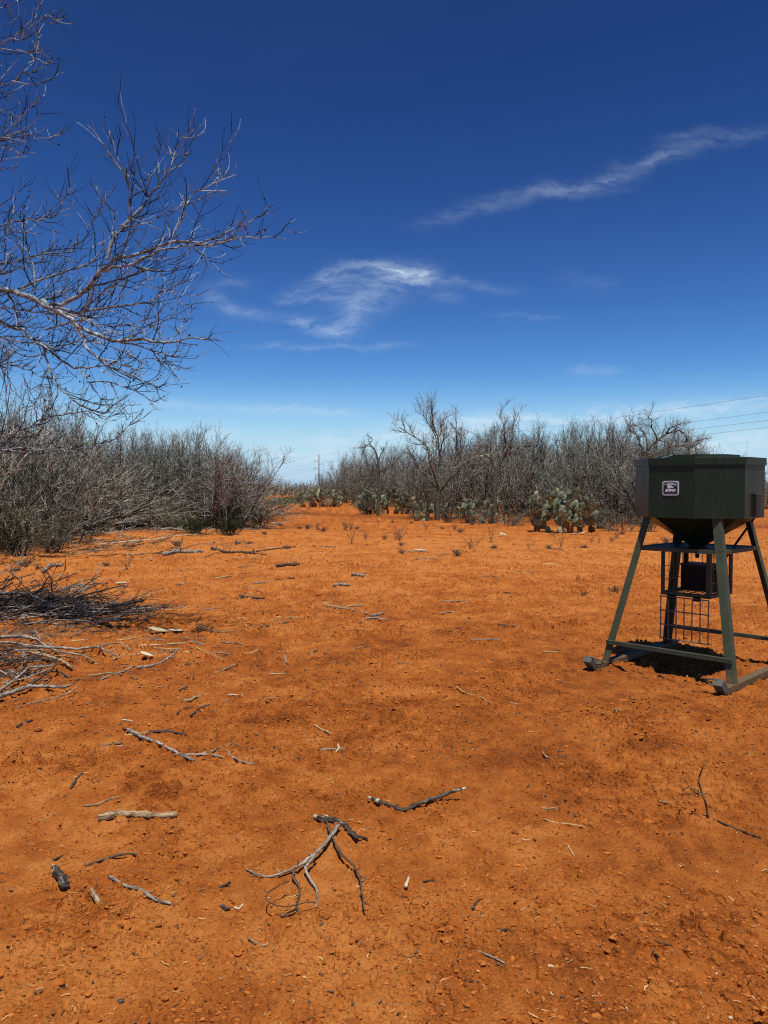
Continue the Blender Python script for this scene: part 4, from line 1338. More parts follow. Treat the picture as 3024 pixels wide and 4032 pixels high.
stick('long pale grey branch with a forked thin end, left of centre on the open soil',
      [([(555, 203), (620, 235), (690, 258), (740, 285), (790, 310), (845, 333)], .0125, .009),
       ([(795, 305), (860, 300), (920, 300), (970, 313)], .009, .005),
       ([(880, 300), (925, 290), (960, 268), (1025, 255)], .007, .005)], 'bark', 'forked_branch', 'branch', r8, 1)
stick('short pale knobbly twig at the right tip of the forked grey branch', [([(990, 290), (1010, 315), (1040, 330), (1065, 340), (1112, 346)], .006, .005)], 'bark', fn=r8, seed=2)
stick('short dark twig pointing away, left of the long forked branch', [([(308, 443), (330, 405), (365, 375)], .008, .006)], 'dark', fn=r8, seed=3)
stick('thin curved brown stick just above the thick tan log', [([(365, 515), (430, 510), (460, 490), (525, 475)], .006, .005)], 'tan', fn=r8, seed=4)
stick('thick weathered tan log lying level at the lower left', [([(428, 582), (470, 575), (520, 563), (580, 570), (680, 576), (772, 570)], .017, .015)], 'tan', 'weathered_log', 'log', r8, 5, knots=False, sides=10)
stick('thin dark twig below the thick tan log', [([(370, 790), (440, 765), (500, 745), (570, 733), (600, 740)], .0055, .005)], 'brown', fn=r8, seed=6)
stick('grey stick slanting down to the right at the lower left, pale at its lower end', [([(475, 833), (540, 870), (600, 885), (650, 915), (680, 940), (745, 955)], .0075, .0065)], 'bark', fn=r8, seed=7)
stick('chunky dark bark lump with a pale end at the lower left', [([(235, 793), (245, 815), (268, 845), (283, 878)], .013, .022)], 'lichen', 'bark_chunk', 'bark', r8, 8, ends=[0], knots=False)
stick('flat pale brown wood chip right of the dark bark lump', [([(395, 895), (412, 925), (435, 965)], .008, .013)], 'tan', 'wood_chip', 'wood chip', r8, 9, knots=False)
stick('small dark shred of bark above the dark bark lump', [([(230, 768), (250, 758), (275, 748)], .006, .005)], 'dark', 'bark_shred', 'bark', r8, 10, knots=False)
stick('dead branch with a dark lichened crosspiece and long forked pale twigs, low at the centre',
      [([(585, 210), (640, 225), (700, 235), (740, 250), (790, 300), (840, 350)], .016, .011, .014, .008, 'lichen'),
       ([(725, 262), (680, 320), (620, 400), (560, 455), (500, 500), (430, 545), (350, 575), (270, 600), (190, 585), (110, 545)], .0095, .0035, .03, .006, 'bark'),
       ([(570, 455), (495, 545), (520, 600), (560, 650), (580, 700), (570, 800)], .006, .004, .03, .006, 'bark'),
       ([(430, 548), (415, 610), (460, 650), (465, 720), (440, 790), (465, 860)], .005, .004, .02, .006, 'brown'),
       ([(400, 625), (330, 655), (245, 705), (240, 745), (300, 785), (360, 795), (430, 790), (500, 765), (570, 765)], .0024, .002, .07, .03, 'dark'),  # thin dark loop, modelled in place of a raised twig's cast shadow
       ([(640, 235), (660, 300), (690, 370), (740, 460), (820, 530), (860, 620), (870, 700), (890, 825)], .006, .0035, .03, .01, 'brown'),
       ([(860, 600), (900, 630)], .003, .002, .03, .02, 'brown'), ([(340, 860), (400, 830), (440, 812)], .004, .004, .006, .02, 'brown'),
       ([(200, 590), (200, 612)], .003, .002, .02, .006, 'bark'), ([(450, 540), (455, 480)], .003, .002, .03, .06, 'brown')],
      'bark', 'dead_branch', 'branch', r2, 11, ends=[0])
stick('bent dark brown stick with pale peeled ends, right of the forked dead branch',
      [([(935, 103), (1000, 125), (1060, 150), (1120, 178), (1170, 175), (1230, 140), (1290, 118), (1380, 92), (1450, 58), (1525, 40)], .0105, .0095, .012, .012, 'dark', (.02, .016, .014, .012, .012, .013, .02, .03, .04, .05))],
      'dark', 'bent_stick', 'stick', r2, 12, ends=[0, 1])
stick('small split sliver of yellow wood below the bent dark stick', [([(1180, 600), (1170, 630), (1157, 668)], .004, .008)], 'cut', 'wood_sliver', 'wood chip', r2, 13, knots=False)
stick('thin dark stick slanting down at the right edge of the open soil', [([(875, 885), (1000, 940), (1150, 1000), (1300, 1060), (1450, 1120), (1560, 1150)], .0055, .003)], 'dark', fn=lambda x, y: (2600 + x * .2556, 3000 + y * .2556), seed=14)
# the little upright dead sapling
bs = G(2787, 3217)
sp = lambda x, y, dd=0.0: D(2600 + x * .2556, 3000 + y * .2556, bs[1] + dd) - bs
sap = thing('dead_sapling', 'tiny upright dead sapling with bare side twigs, low at the right', 'sapling', tuple(bs))
rgs = np.random.default_rng(4)
for nm, pts, ra, rb in [('stem', [(735, 860), (715, 700), (690, 600), (655, 520), (625, 420), (590, 320), (585, 270), (610, 210), (650, 90), (700, 10)], .006, .003),
                        ('side_branch', [(640, 520), (570, 500), (500, 440), (440, 380), (400, 310), (380, 260)], .004, .002),
                        ('side_branch', [(540, 510), (470, 495), (420, 480), (360, 495), (290, 505)], .003, .002),
                        ('side_branch', [(430, 385), (370, 420), (320, 445)], .003, .002), ('side_branch', [(660, 520), (700, 480), (745, 500)], .003, .002),
                        ('side_branch', [(600, 490), (580, 440), (555, 430)], .003, .002), ('side_branch', [(585, 290), (560, 265)], .003, .002)]:
    P = np.array([sp(x, y, .02 * math.sin(i * 2.1)) for i, (x, y) in enumerate(pts)])
    P = resample(P, max(6, len(P) * 2))
    link(nm, MB().tubes(P[None], np.linspace(ra, rb, len(P))[None], 5, caps=True).mesh('twig', True), M['brown'], sap)

for lb, pts, ra, m, fn in [
    ('short grey twig, upper centre of the open soil', [(1125, 85), (1180, 78), (1220, 75)], .005, 'tan', r8),
    ('small dark twig slanting below the brush piles, left of its twin', [(770, 133), (800, 110), (840, 102)], .006, 'dark', r8),
    ('dark curved twig slanting below the brush piles, right of its twin', [(830, 148), (870, 112), (915, 98)], .007, 'dark', r8),
    ('knobbly grey brown chunk of root below the brush piles', [(800, 75), (830, 70), (845, 58), (875, 52)], .011, 'tan', r8),
    ('thick short dark stick alone near the left edge', [(75, 185), (110, 165), (143, 158)], .012, 'dark', r8),
    ('reddish twig just above the long forked branch', [(685, 208), (730, 195), (770, 183)], .004, 'brown', r8),
    ('tiny yellow sliver above the left end of the long forked branch', [(530, 153), (578, 157)], .006, 'cut', r8),
    ('pale straight twig pointing away at the upper centre of the open soil', [(1300, 62), (1325, 45), (1350, 30)], .004, 'tan', r8),
    ('pale bleached stick at the upper middle, right of the root chunk', [(990, 43), (1060, 44)], .006, 'cut', r8),
    ('pale bone like knotted twig at the right of the open soil centre', [(1470, 250), (1478, 270), (1460, 290)], .006, 'cut', r8),
    ('small bent pale twig near the bottom centre', [(1080, 1098), (1110, 1120), (1160, 1140), (1168, 1105)], .004, 'tan', r8),
    ('small dark burnt splinter between the dark bark lump and the dead branch', [(950, 878), (980, 868), (1003, 853)], .006, 'dark', r8),
    ('curl of pale bark left of the dead branch tips', [(1020, 952), (1040, 962), (1058, 938)], .005, 'cut', r8),
    ('small dark curled husk with a pale lip left of the dead branch tips', [(962, 942), (985, 958), (1003, 955)], .008, 'lichen', r8),
    ('long thin pale vine at the top centre of the open soil', [(400, 0), (440, 30), (500, 45), (545, 72)], .005, 'straw', r4b),
    ('small pale twig left of the hopper, right of the long pale vine', [(620, 65), (640, 72), (660, 75)], .004, 'straw', r4b),
    ('pale hooked twig in the middle of the open soil', [(750, 270), (760, 290), (790, 300), (830, 298)], .005, 'tan', r4b),
    ('short thick pale root piece right of the bent dark stick', [(745, 493), (775, 498), (790, 492), (815, 494)], .006, 'tan', r4b),
    ('long thin pale root right of the bent dark stick', [(745, 550), (800, 568), (870, 575), (925, 585)], .0032, 'straw', r4b),
    ('short pale twig pointing down, right of the bottom centre', [(853, 645), (865, 670), (880, 692)], .004, 'straw', r4b),
    ('small dark leaf like splinter below the yellow sliver', [(470, 890), (485, 865), (505, 850)], .005, 'dark', r4b),
    ('thin grey spotted twig near the bottom edge, right of centre', [(490, 1065), (530, 1080), (560, 1092), (600, 1112)], .0042, 'bark', r4b),
    ('small dark splinter above the grey spotted twig', [(585, 982), (615, 980), (638, 986)], .004, 'dark', r4b),
    ('dark brown thin twig toward the lower right corner', [(1200, 1035), (1230, 1050), (1272, 1055)], .003, 'brown', r4b),
    ('tiny forked pale twig right of the dark splinters', [(665, 915), (675, 903), (692, 905)], .003, 'straw', r4b),
    ('short pale stick left of the little dead sapling', [(1220, 478), (1270, 487)], .005, 'tan', r4b),
    ('small stiff dark splinter low at the centre', [(270, 796), (300, 792), (328, 794)], .0035, 'dark', r4b),
    ('pale flake near the bottom edge under the grey spotted twig', [(775, 1136), (800, 1142)], .005, 'cut', r4b),
]:
    stick(lb, [(pts, ra, ra * .7)], m, fn=fn, seed=int(pts[0][0]), knots=False)

# ---- the nearer pile, big lichened branches
pile1 = [
    ('long upper pale branch of the nearer brush pile, arching from the edge of the picture', [(-60, 655), (0, 650), (180, 635), (290, 660), (360, 710), (450, 760), (560, 780), (690, 800), (770, 850)], .030, .010, .16, .01),
    ('straight middle branch of the nearer brush pile reaching farthest to the right', [(190, 720), (330, 735), (500, 740), (620, 755), (790, 735), (870, 770), (970, 825)], .026, .010, .10, .01),
    ('curved thin branch tip arching over the soil at the right end of the nearer pile', [(800, 738), (900, 702), (990, 700), (1040, 740), (1090, 765)], .014, .008, .06, .01),
    ('pale forked branch rising from the lower left corner of the nearer pile', [(-40, 1110), (90, 1010), (160, 960), (230, 890), (330, 885), (440, 875)], .022, .012, .03, .09),
    ('thickest branch along the lower edge of the nearer brush pile', [(-60, 1150), (0, 1130), (120, 1090), (250, 1045), (380, 1050), (530, 1060), (575, 1040)], .034, .016, .05, .03),
    ('dark hooked branch crossing the middle of the nearer pile', [(250, 1030), (350, 960), (450, 880), (462, 840), (380, 815), (200, 820)], .018, .012, .04, .13),
    ('short dark branch end under the hooked one in the nearer pile', [(460, 910), (520, 945), (585, 990)], .015, .009, .03, .01),
    ('low branch lying just outside the nearer pile toward the viewer', [(140, 1230), (270, 1190), (430, 1160), (560, 1115), (640, 1060)], .010, .007, .008, .03),
    ('upright side branch standing in the left of the nearer pile', [(180, 740), (215, 800), (170, 870), (140, 960)], .012, .008, .14, .05),
    ('thick brown branch stub inside the nearer pile', [(200, 750), (380, 790), (500, 830), (590, 890)], .028, .022, .07, .02),
    ('slim side shoot sticking up from the top of the nearer pile', [(330, 668), (310, 625), (280, 590)], .009, .006, .15, .20),
    ('branch stub at the left edge in the top of the nearer pile', [(-60, 700), (60, 690), (180, 700), (260, 730)], .022, .014, .12, .08),
    ('thin crooked branch low in the nearer pile', [(60, 900), (200, 960), (330, 1000), (400, 980)], .012, .007, .05, .02)]
for i, (lb, pts, ra, rb, h0, h1) in enumerate(pile1):
    stick(lb, [(pts, ra * .62, rb * .62, h0, h1)], 'tan' if 'brown branch' in lb else ('dark' if 'dark' in lb else 'bark'), 'piled_branch', 'branch', r3b, 40 + i, group='branches of the nearer brush pile')
for i, (lb, pts, ra, rb, m) in enumerate([
    ('pale lichened stick lying clear of the nearer pile to its right', [(1115, 895), (1230, 885), (1340, 845), (1400, 800), (1475, 730)], .013, .006, 'bark'),
    ('flat pale splintered stick between the nearer pile and the lichened stick', [(715, 958), (820, 945), (930, 930)], .010, .007, 'tan'),
    ('dark curved branch lying right below the flat splintered stick', [(820, 985), (900, 950), (1000, 920), (1100, 870)], .010, .006, 'bark'),
    ('straight thin pale twig above the lichened stick', [(1250, 742), (1380, 755), (1500, 752)], .006, .004, 'straw'),
    ('thin straw coloured twig below the lichened stick', [(1130, 1055), (1230, 1060), (1325, 1057)], .004, .003, 'straw'),
    ('short bent twig below the left end of the lichened stick', [(1065, 975), (1115, 1000), (1140, 940)], .005, .004, 'brown'),
    ('small dark forked chunk right of the nearer pile, lower down', [(1490, 1165), (1550, 1175), (1600, 1145), (1655, 1130)], .009, .007, 'tan'),
    ('short thick dark splinter beside the faint thin twigs, lower right of the nearer pile', [(1465, 1100), (1500, 1085), (1530, 1070)], .010, .008, 'dark')]):
    stick(lb, [(pts, ra, rb)], m, fn=r3b, seed=70 + i)
for i, (lb, pts, ra, rb, m) in enumerate([
    ('long thin straw coloured stem slanting away right of the yellow cactus pad', [(1140, 1625), (1180, 1595), (1240, 1570), (1295, 1540)], .006, .004, 'tan'),
    ('pale curled stem above the slanting straw coloured one', [(1065, 1465), (1110, 1490), (1160, 1510), (1220, 1533)], .006, .004, 'straw')]):
    stick(lb, [(pts, ra, rb)], m, fn=r5, seed=90 + i)

# ---- the farther, darker pile
pile2 = [
    ('dark thick log end poking out at the right of the farther brush pile', [(860, 392), (1000, 372), (1100, 350), (1170, 342)], .03, .026, .10, .08, 'dark'),
    ('tall hooked twig standing up from the farther brush pile', [(620, 350), (665, 260), (680, 190), (750, 170), (790, 130), (820, 40)], .014, .006, .06, .45, 'bark'),
    ('arched twig falling to the right on the farther brush pile', [(750, 172), (790, 250), (820, 320), (860, 390)], .012, .008, .30, .06, 'dark'),
    ('curved black branch rising at the left of the farther brush pile', [(10, 285), (40, 220), (80, 180), (125, 150)], .022, .010, .10, .30, 'dark'),
    ('pale thick branch across the top left of the farther brush pile', [(-50, 300), (100, 285), (230, 290), (330, 335), (420, 390)], .026, .014, .26, .16, 'bark'),
    ('long slim pale stem along the lower side of the farther brush pile', [(230, 535), (420, 500), (640, 500), (800, 515), (980, 470)], .010, .006, .05, .06, 'bark'),
    ('second long pale stem above the lowest one in the farther brush pile', [(60, 500), (240, 455), (400, 465), (560, 455), (760, 460)], .010, .006, .08, .08, 'bark'),
    ('thin dark branch leaning over the left of the farther brush pile', [(40, 100), (130, 160), (210, 250), (300, 330)], .010, .007, .32, .12, 'dark'),
    ('short broken stub standing in the middle of the farther brush pile', [(515, 350), (545, 375), (570, 395)], .024, .022, .16, .08, 'tan'),
    ('thin upright twig above the middle of the farther brush pile', [(540, 340), (590, 250), (640, 215), (700, 150)], .007, .004, .10, .30, 'bark'),
    ('black upright hooked twig left in the farther brush pile', [(335, 290), (320, 225), (290, 180), (250, 210)], .012, .007, .10, .24, 'dark')]
for i, (lb, pts, ra, rb, h0, h1, m) in enumerate(pile2):
    # heights raise the point toward the eye, so move the foot back to keep the outline
    stick(lb, [(pts, ra * .9, rb * .9, h0, h1)], m, 'piled_branch', 'branch', r3b, 120 + i, group='branches of the farther brush pile')


def twig_pile(name, label, n, fnc, cx, cy, sx, sy, hmax, seed, ang0, angs, Lr, r0, m):
    rg = np.random.default_rng(seed)
    u = rg.normal(0, 1, (n, 2)).clip(-2.0, 2.0)
    X = []
    for a, b in u:
        px, py = fnc(cx + a * sx, cy + b * sy)
        g = G(px, py); k = max(0, 1 - (a * a + b * b) / 4.5)
        X.append((g[0], g[1], .01 + hmax * k * rg.random()))
    X = np.array(X)
    az = ang0 + angs * rg.standard_normal(n)
    Dr = np.stack([np.cos(az), np.sin(az), rg.normal(0, .05, n)], -1)
    L = Lr * (.4 + .8 * rg.random(n))
    P = grow(rg, X - norm(Dr) * (L * .5)[:, None], Dr, L, 8, .17, 0)
    P[..., 2] = np.maximum(P[..., 2] * (1 if hmax < .05 else .8), .006)
    P[..., 2] += terrain(P[..., 0], P[..., 1])
    mb = MB().tubes(P, rad(r0 * (.5 + rg.random(n)), 8, .5), 4)
    s, dd, t, pi = spawn(rg, P, 3, .2, 1, .6)
    P2 = grow(rg, s, dd, Lr * (.08 + .2 * rg.random(len(s))), 4, .15, 0)
    P2[..., 2] = np.maximum(P2[..., 2], .005)
    mb.tubes(P2, rad(np.full(len(s), r0 * .4), 4, .5), 3)
    link(name, mb.mesh(name), M[m], kind='stuff', label=label)


twig_pile('brush_pile_twigs', 'tangled dark twigs of the farther brush pile', 150, r3b, 330, 440, 380, 50, .15, 1, 0.05, .38, 1.2, .0115, 'dark')
twig_pile('brush_pile_twigs', 'paler twigs lying over the farther brush pile', 70, r3b, 430, 450, 340, 48, .20, 11, 0.05, .28, 1.3, .0085, 'bark')
twig_pile('brush_pile_twigs', 'stiff short twigs poking out of the farther brush pile', 60, r3b, 330, 370, 330, 40, .16, 12, 0.9, .9, .45, .007, 'stem')
twig_pile('brush_pile_twigs', 'fine twigs spread at the right of the farther brush pile', 90, r3b, 960, 450, 240, 45, .06, 2, 0.0, .45, .6, .006, 'dark')
twig_pile('brush_pile_twigs', 'fine twigs packed inside the nearer brush pile', 70, r3b, 60, 850, 160, 110, .12, 3, 0.3, .9, .5, .006, 'dark')
twig_pile('brush_pile_twigs', 'short pale twigs among the nearer brush pile', 30, r3b, 90, 850, 190, 120, .16, 13, 0.1, .8, .45, .006, 'bark')
twig_pile('brush_pile_twigs', 'brown litter of twigs between the two brush piles', 200, r3b, 300, 600, 480, 40, .02, 4, 0.0, .8, .25, .0035, 'weed')
twig_pile('twig_litter', 'grey twigs littering the soil under the left thicket', 320, r5, 420, 880, 420, 45, .05, 5, 0.0, .5, 1.0, .008, 'stem')

twig_pile('fallen_twigs', 'pale dead twigs heaped along the foot of the left thicket', 150, r5, 1120, 775, 210, 22, .45, 6, 0.1, .8, 1.1, .011, 'pale')
twig_pile('fallen_twigs', 'pale dead twigs under the left part of the thicket', 110, r5, 500, 865, 330, 22, .18, 7, 0.1, .7, 1.0, .010, 'pale')
# ---- logs in the middle distance
for i, (lb, runs, m) in enumerate([
    ('grey log lying on the soil right of the thicket foot, thicker at its left end', [([(890, 940), (960, 925), (1050, 926), (1110, 925)], .05, .04)], 'bark'),
    ('long thin fallen branch right of the grey log', [([(1150, 915), (1230, 930), (1350, 930), (1455, 945)], .035, .015), ([(1330, 935), (1460, 918), (1610, 905)], .02, .01)], 'dark'),
    ('very long straight pale stick in front of the small dark green bushes', [([(540, 893), (700, 882), (850, 876), (960, 866), (1090, 857)], .02, .012)], 'cut'),
    ('weathered plank like branch between the farther pile and the thicket', [([(235, 1052), (280, 1018), (340, 1020)], .035, .03)], 'bark'),
    ('black rotten log under the edge of the left thicket', [([(350, 815), (430, 830), (540, 818), (620, 812)], .07, .05), ([(620, 815), (700, 790), (800, 792), (870, 800)], .04, .025)], 'dark'),
    ('pale broken stump leaning on the black rotten log', [([(600, 830), (615, 800), (630, 775)], .05, .035, .02, .42)], 'tan'),
    ('second pale root piece beside the leaning stump', [([(425, 862), (415, 835), (412, 815)], .05, .04, .02, .30)], 'tan'),
    ('dark splintered log in the middle distance left of the track', [([(1510, 1010), (1560, 1003), (1600, 1003)], .035, .03), ([(1600, 1003), (1650, 1000)], .02, .015)], 'dark'),
    ('pale short stick in the dappled shade right of the farther pile', [([(630, 1110), (690, 1106)], .02, .016)], 'cut'),
    ('dark stick lying behind the farther brush pile', [([(340, 1140), (400, 1120), (470, 1115)], .02, .014)], 'tan'),
    ('forked dry branch in the middle of the clearing', [([(1300, 1170), (1440, 1185)], .012, .014)], 'dark')]):
    stick(lb, runs, m, 'fallen_log' if 'log' in lb else 'fallen_branch', 'log' if 'log' in lb else 'branch', r5, 150 + i)
r6b = lambda x, y: (600 + x * .7233, 2000 + y * .7233)
for i, (lb, runs, m) in enumerate([
    ('long thin crossed branches in the middle of the clearing', [([(925, 530), (1000, 538), (1060, 550), (1180, 580)], .012, .008), ([(1000, 545), (1080, 530), (1145, 525)], .014, .014)], 'tan'),
    ('short grey stick just right of the crossed branches, upper of two', [([(1190, 585), (1230, 583), (1262, 572)], .016, .010)], 'bark'),
    ('short grey stick just right of the crossed branches, lower of two', [([(1160, 603), (1200, 597), (1285, 605)], .014, .010)], 'bark'),
    ('flat grey weathered slab of wood above the crossed branches', [([(990, 420), (1030, 415), (1070, 420)], .03, .02)], 'bark'),
    ('grey weathered slab of wood right of the flat one', [([(1085, 370), (1120, 373), (1152, 378)], .03, .022)], 'bark'),
    ('pale thin stick lying toward the right of the clearing', [([(1430, 280), (1480, 276), (1560, 282)], .02, .01)], 'tan'),
    ('pale split wood near the right thicket', [([(1425, 234), (1490, 236)], .03, .02)], 'cut'),
    ('pale stick at the far right of the clearing', [([(1565, 578), (1610, 572), (1660, 570)], .010, .007)], 'tan'),
    ('short pale stick with a dark end left of the crossed branches', [([(693, 638), (720, 632), (742, 618)], .014, .010)], 'tan'),
    ('dark short stick in the dappled shade', [([(480, 482), (545, 490), (610, 492)], .014, .010)], 'dark')]):
    stick(lb, runs, m, 'fallen_branch', 'branch', r6b, 180 + i)

# scattered small sticks: a few kinds, copied
SMALL = []
for i in range(8):
    rg = np.random.default_rng(900 + i)
    L = 1.0
    P = grow(rg, np.array([[-.5, 0, .045]]), np.array([[1., 0, 0]]), np.array([1.0]), 7, .16, 0)
    P[..., 2] = .045 + .02 * rg.standard_normal((1, 7))
    mb = MB().tubes(P, (.045 * (1 - .35 * np.linspace(0, 1, 7)) * (1 + .15 * rg.standard_normal(7)))[None], 6, caps=True)
    if i % 2:
        s, dd, t, pi = spawn(rg, P, 1, .4, .7, .6); dd[:, 2] = 0
        mb.tubes(grow(rg, s, dd, np.array([.35]), 4, .1, 0), rad(np.array([.025]), 4), 5, caps=True)
    me = mb.mesh('small_stick', True); me.materials.append(M[['bark', 'tan', 'dark', 'straw', 'bark', 'tan', 'brown', 'cut'][i]])
    SMALL.append(me)
rs = random.Random(8)
n_s = 0
while n_s < 295:
    py = 2140 + (2960 - 2140) * rs.random() ** 1.5
    px = rs.uniform(-60, 2300) if rs.random() < .75 else rs.uniform(60, 1500)
    if rs.random() < .6:
        px = rs.uniform(0, 1350); py = rs.uniform(2150, 2640)
    if px > 1300 and py > 2620:
        continue
    g = G(px, py)
    if abs(g[0] - 2.8) < .9 and abs(g[1] - 6.9) < 1.1:
        continue
    o = link('small_stick', rs.choice(SMALL), None)
    s = (.07 + .30 * rs.random() ** 1.6) * (.6 + g[1] / 20)
    o.location = (g[0], g[1], tz(g[0], g[1]) + .004)
    o.scale = (s, s * rs.uniform(.5, 1), s * rs.uniform(.5, .9))
    o.rotation_euler = (0, 0, rs.gauss(0, .7))
    tag(o, 'small dry stick littering the open red soil', 'stick', 'small dry sticks scattered over the clearing')
    n_s += 1

for lb, px, py, s, m, rx in [('cream bleached cactus pad flat on the soil beside a dry weed', 705, 2497, .24, 'paddead', 1.35), ('second cream bleached pad tucked behind the larger one', 750, 2492, .17, 'paddead', 1.5),
                             ('yellow shrivelled cactus pad by the lichened stick', 628, 2596, .13, 'paddead', 1.2),
                             ('pale yellow cactus pad caught in the nearer brush pile', 20, 2580, .2, 'padold', .9)]:
    g = G(px, py)
    o = link('fallen_cactus_pad', PADS[m][1], None)
    tag(o, lb, 'cactus pad')
    o.matrix_world = Matrix.Translation((g[0] - s * .4, g[1], .03)) @ Matrix.Rotation(-1.4, 4, 'Z') @ Matrix.Rotation(rx, 4, 'X') @ Matrix.Scale(s, 4)


def lump(name, label, cat, px, py, s, m, seed):
    rg = np.random.default_rng(seed)
    import bmesh
    bm = bmesh.new(); bmesh.ops.create_icosphere(bm, subdivisions=3, radius=1)
    for v in bm.verts:
        c = v.co
        k = 1 + .30 * float(vnoise(np.array([c.x * 2 + seed]), np.array([c.y * 2 + c.z * 2.3]), seed)[0]) * 2 + rg.normal(0, .04)
        v.co = Vector((c.x * s[0] * k, c.y * s[1] * k, c.z * s[2] * k))
    me = bpy.data.meshes.new(name); bm.to_mesh(me); bm.free()
    me.polygons.foreach_set('use_smooth', np.ones(len(me.polygons), bool))
    g = G(px, py)
    o = link(name, me, M[m]); o.location = (g[0], g[1], s[2] * .6)
    return tag(o, label, cat)


lump('dried_dung', 'crumpled brown lump of dried dung left of the hopper skid', 'dung', 2432, 2808, (.026, .03, .022), 'tan', 3)
lump('soil_clod', 'dark clod of soil near the lower left corner', 'clod', 228, 3880, (.022, .018, .012), 'crumb', 4)
lump('pebble', 'smooth dark pebble at the bottom left', 'pebble', 474, 3945, (.011, .008, .006), 'dark', 5)
lump('pebble', 'smooth dark pebble at the bottom right of centre', 'pebble', 1716, 3980, (.008, .011, .005), 'dark', 6)
lump('corn_kernel', 'yellow corn kernel at the bottom right', 'kernel', 2876, 4010, (.006, .006, .004), 'cut', 7)
lump('corn_kernel', 'pale kernel above the yellow corn kernel', 'kernel', 2822, 3838, (.006, .005, .004), 'paddead', 8)


# ------------------------------------------------------------------ utility pole and wires
def tube_obj(name, pts, r, m, parent=None, sides=6):
    P = np.array(pts, float)[None]
    return link(name, MB().tubes(P, np.full(P.shape[:2], r), sides, caps=True).mesh(name, True), M[m], parent)


pd = 430.0
pb = D(1256, 1921, pd); pb[2] = 0
ptop = D(1256, 1790, pd)[2]
pole = thing('utility_pole', 'far grey transmission pole with staggered arms above the gap in the thicket', 'utility pole', tuple(pb))
tube_obj('pole_shaft', [(0, 0, -.5), (0, 0, ptop)], .36, 'concrete', pole, 8)
ARM = []
for yy, sx in ((1817, -1), (1829, 1), (1847, -1)):
    z = D(1256, yy, pd)[2]; e_ = (sx * 2.6, 0, z + .5)
    a = tube_obj('cross_arm', [(0, 0, z), e_], .14, 'concrete', pole)
    tube_obj('insulator', [(e_[0], 0, e_[2]), (e_[0], 0, e_[2] - 1.2)], .12, 'concrete', pole)
    ARM.append((pb[0] + e_[0], pb[1], e_[2] - 1.2))
ARM.insert(0, (pb[0], pb[1], ptop))


def wire(label, A, B, sag):
    t = np.linspace(0, 1, 40)[:, None]
    P = np.array(A)[None] * (1 - t) + np.array(B)[None] * t
    P[:, 2] -= sag * 4 * (t * (1 - t))[:, 0]
    o = tube_obj('power_line', P, .03, 'cable')
    tag(o, label, 'power line')


for (A, yr, lb) in zip(ARM, (1553, 1622, 1655, 1683), ('topmost power line rising to the right edge of the sky', 'second power line from the top at the right', 'third power line from the top at the right', 'lowest power line at the right, nearest the hopper')):
    B = D(3100, yr - 9, 140)
    wire(lb, A, B + (B - np.array(A)) * .0, 1.2)
for (A, dx, lb) in zip(ARM, (0, -4, 4, -2), ('topmost power line leaving the far pole to the left', 'second power line leaving the far pole to the left', 'third power line leaving the far pole to the left', 'lowest power line leaving the far pole to the left')):
    wire(lb, A, (pb[0] - 150 + dx, pb[1] + 260, A[2] - 1), 5)


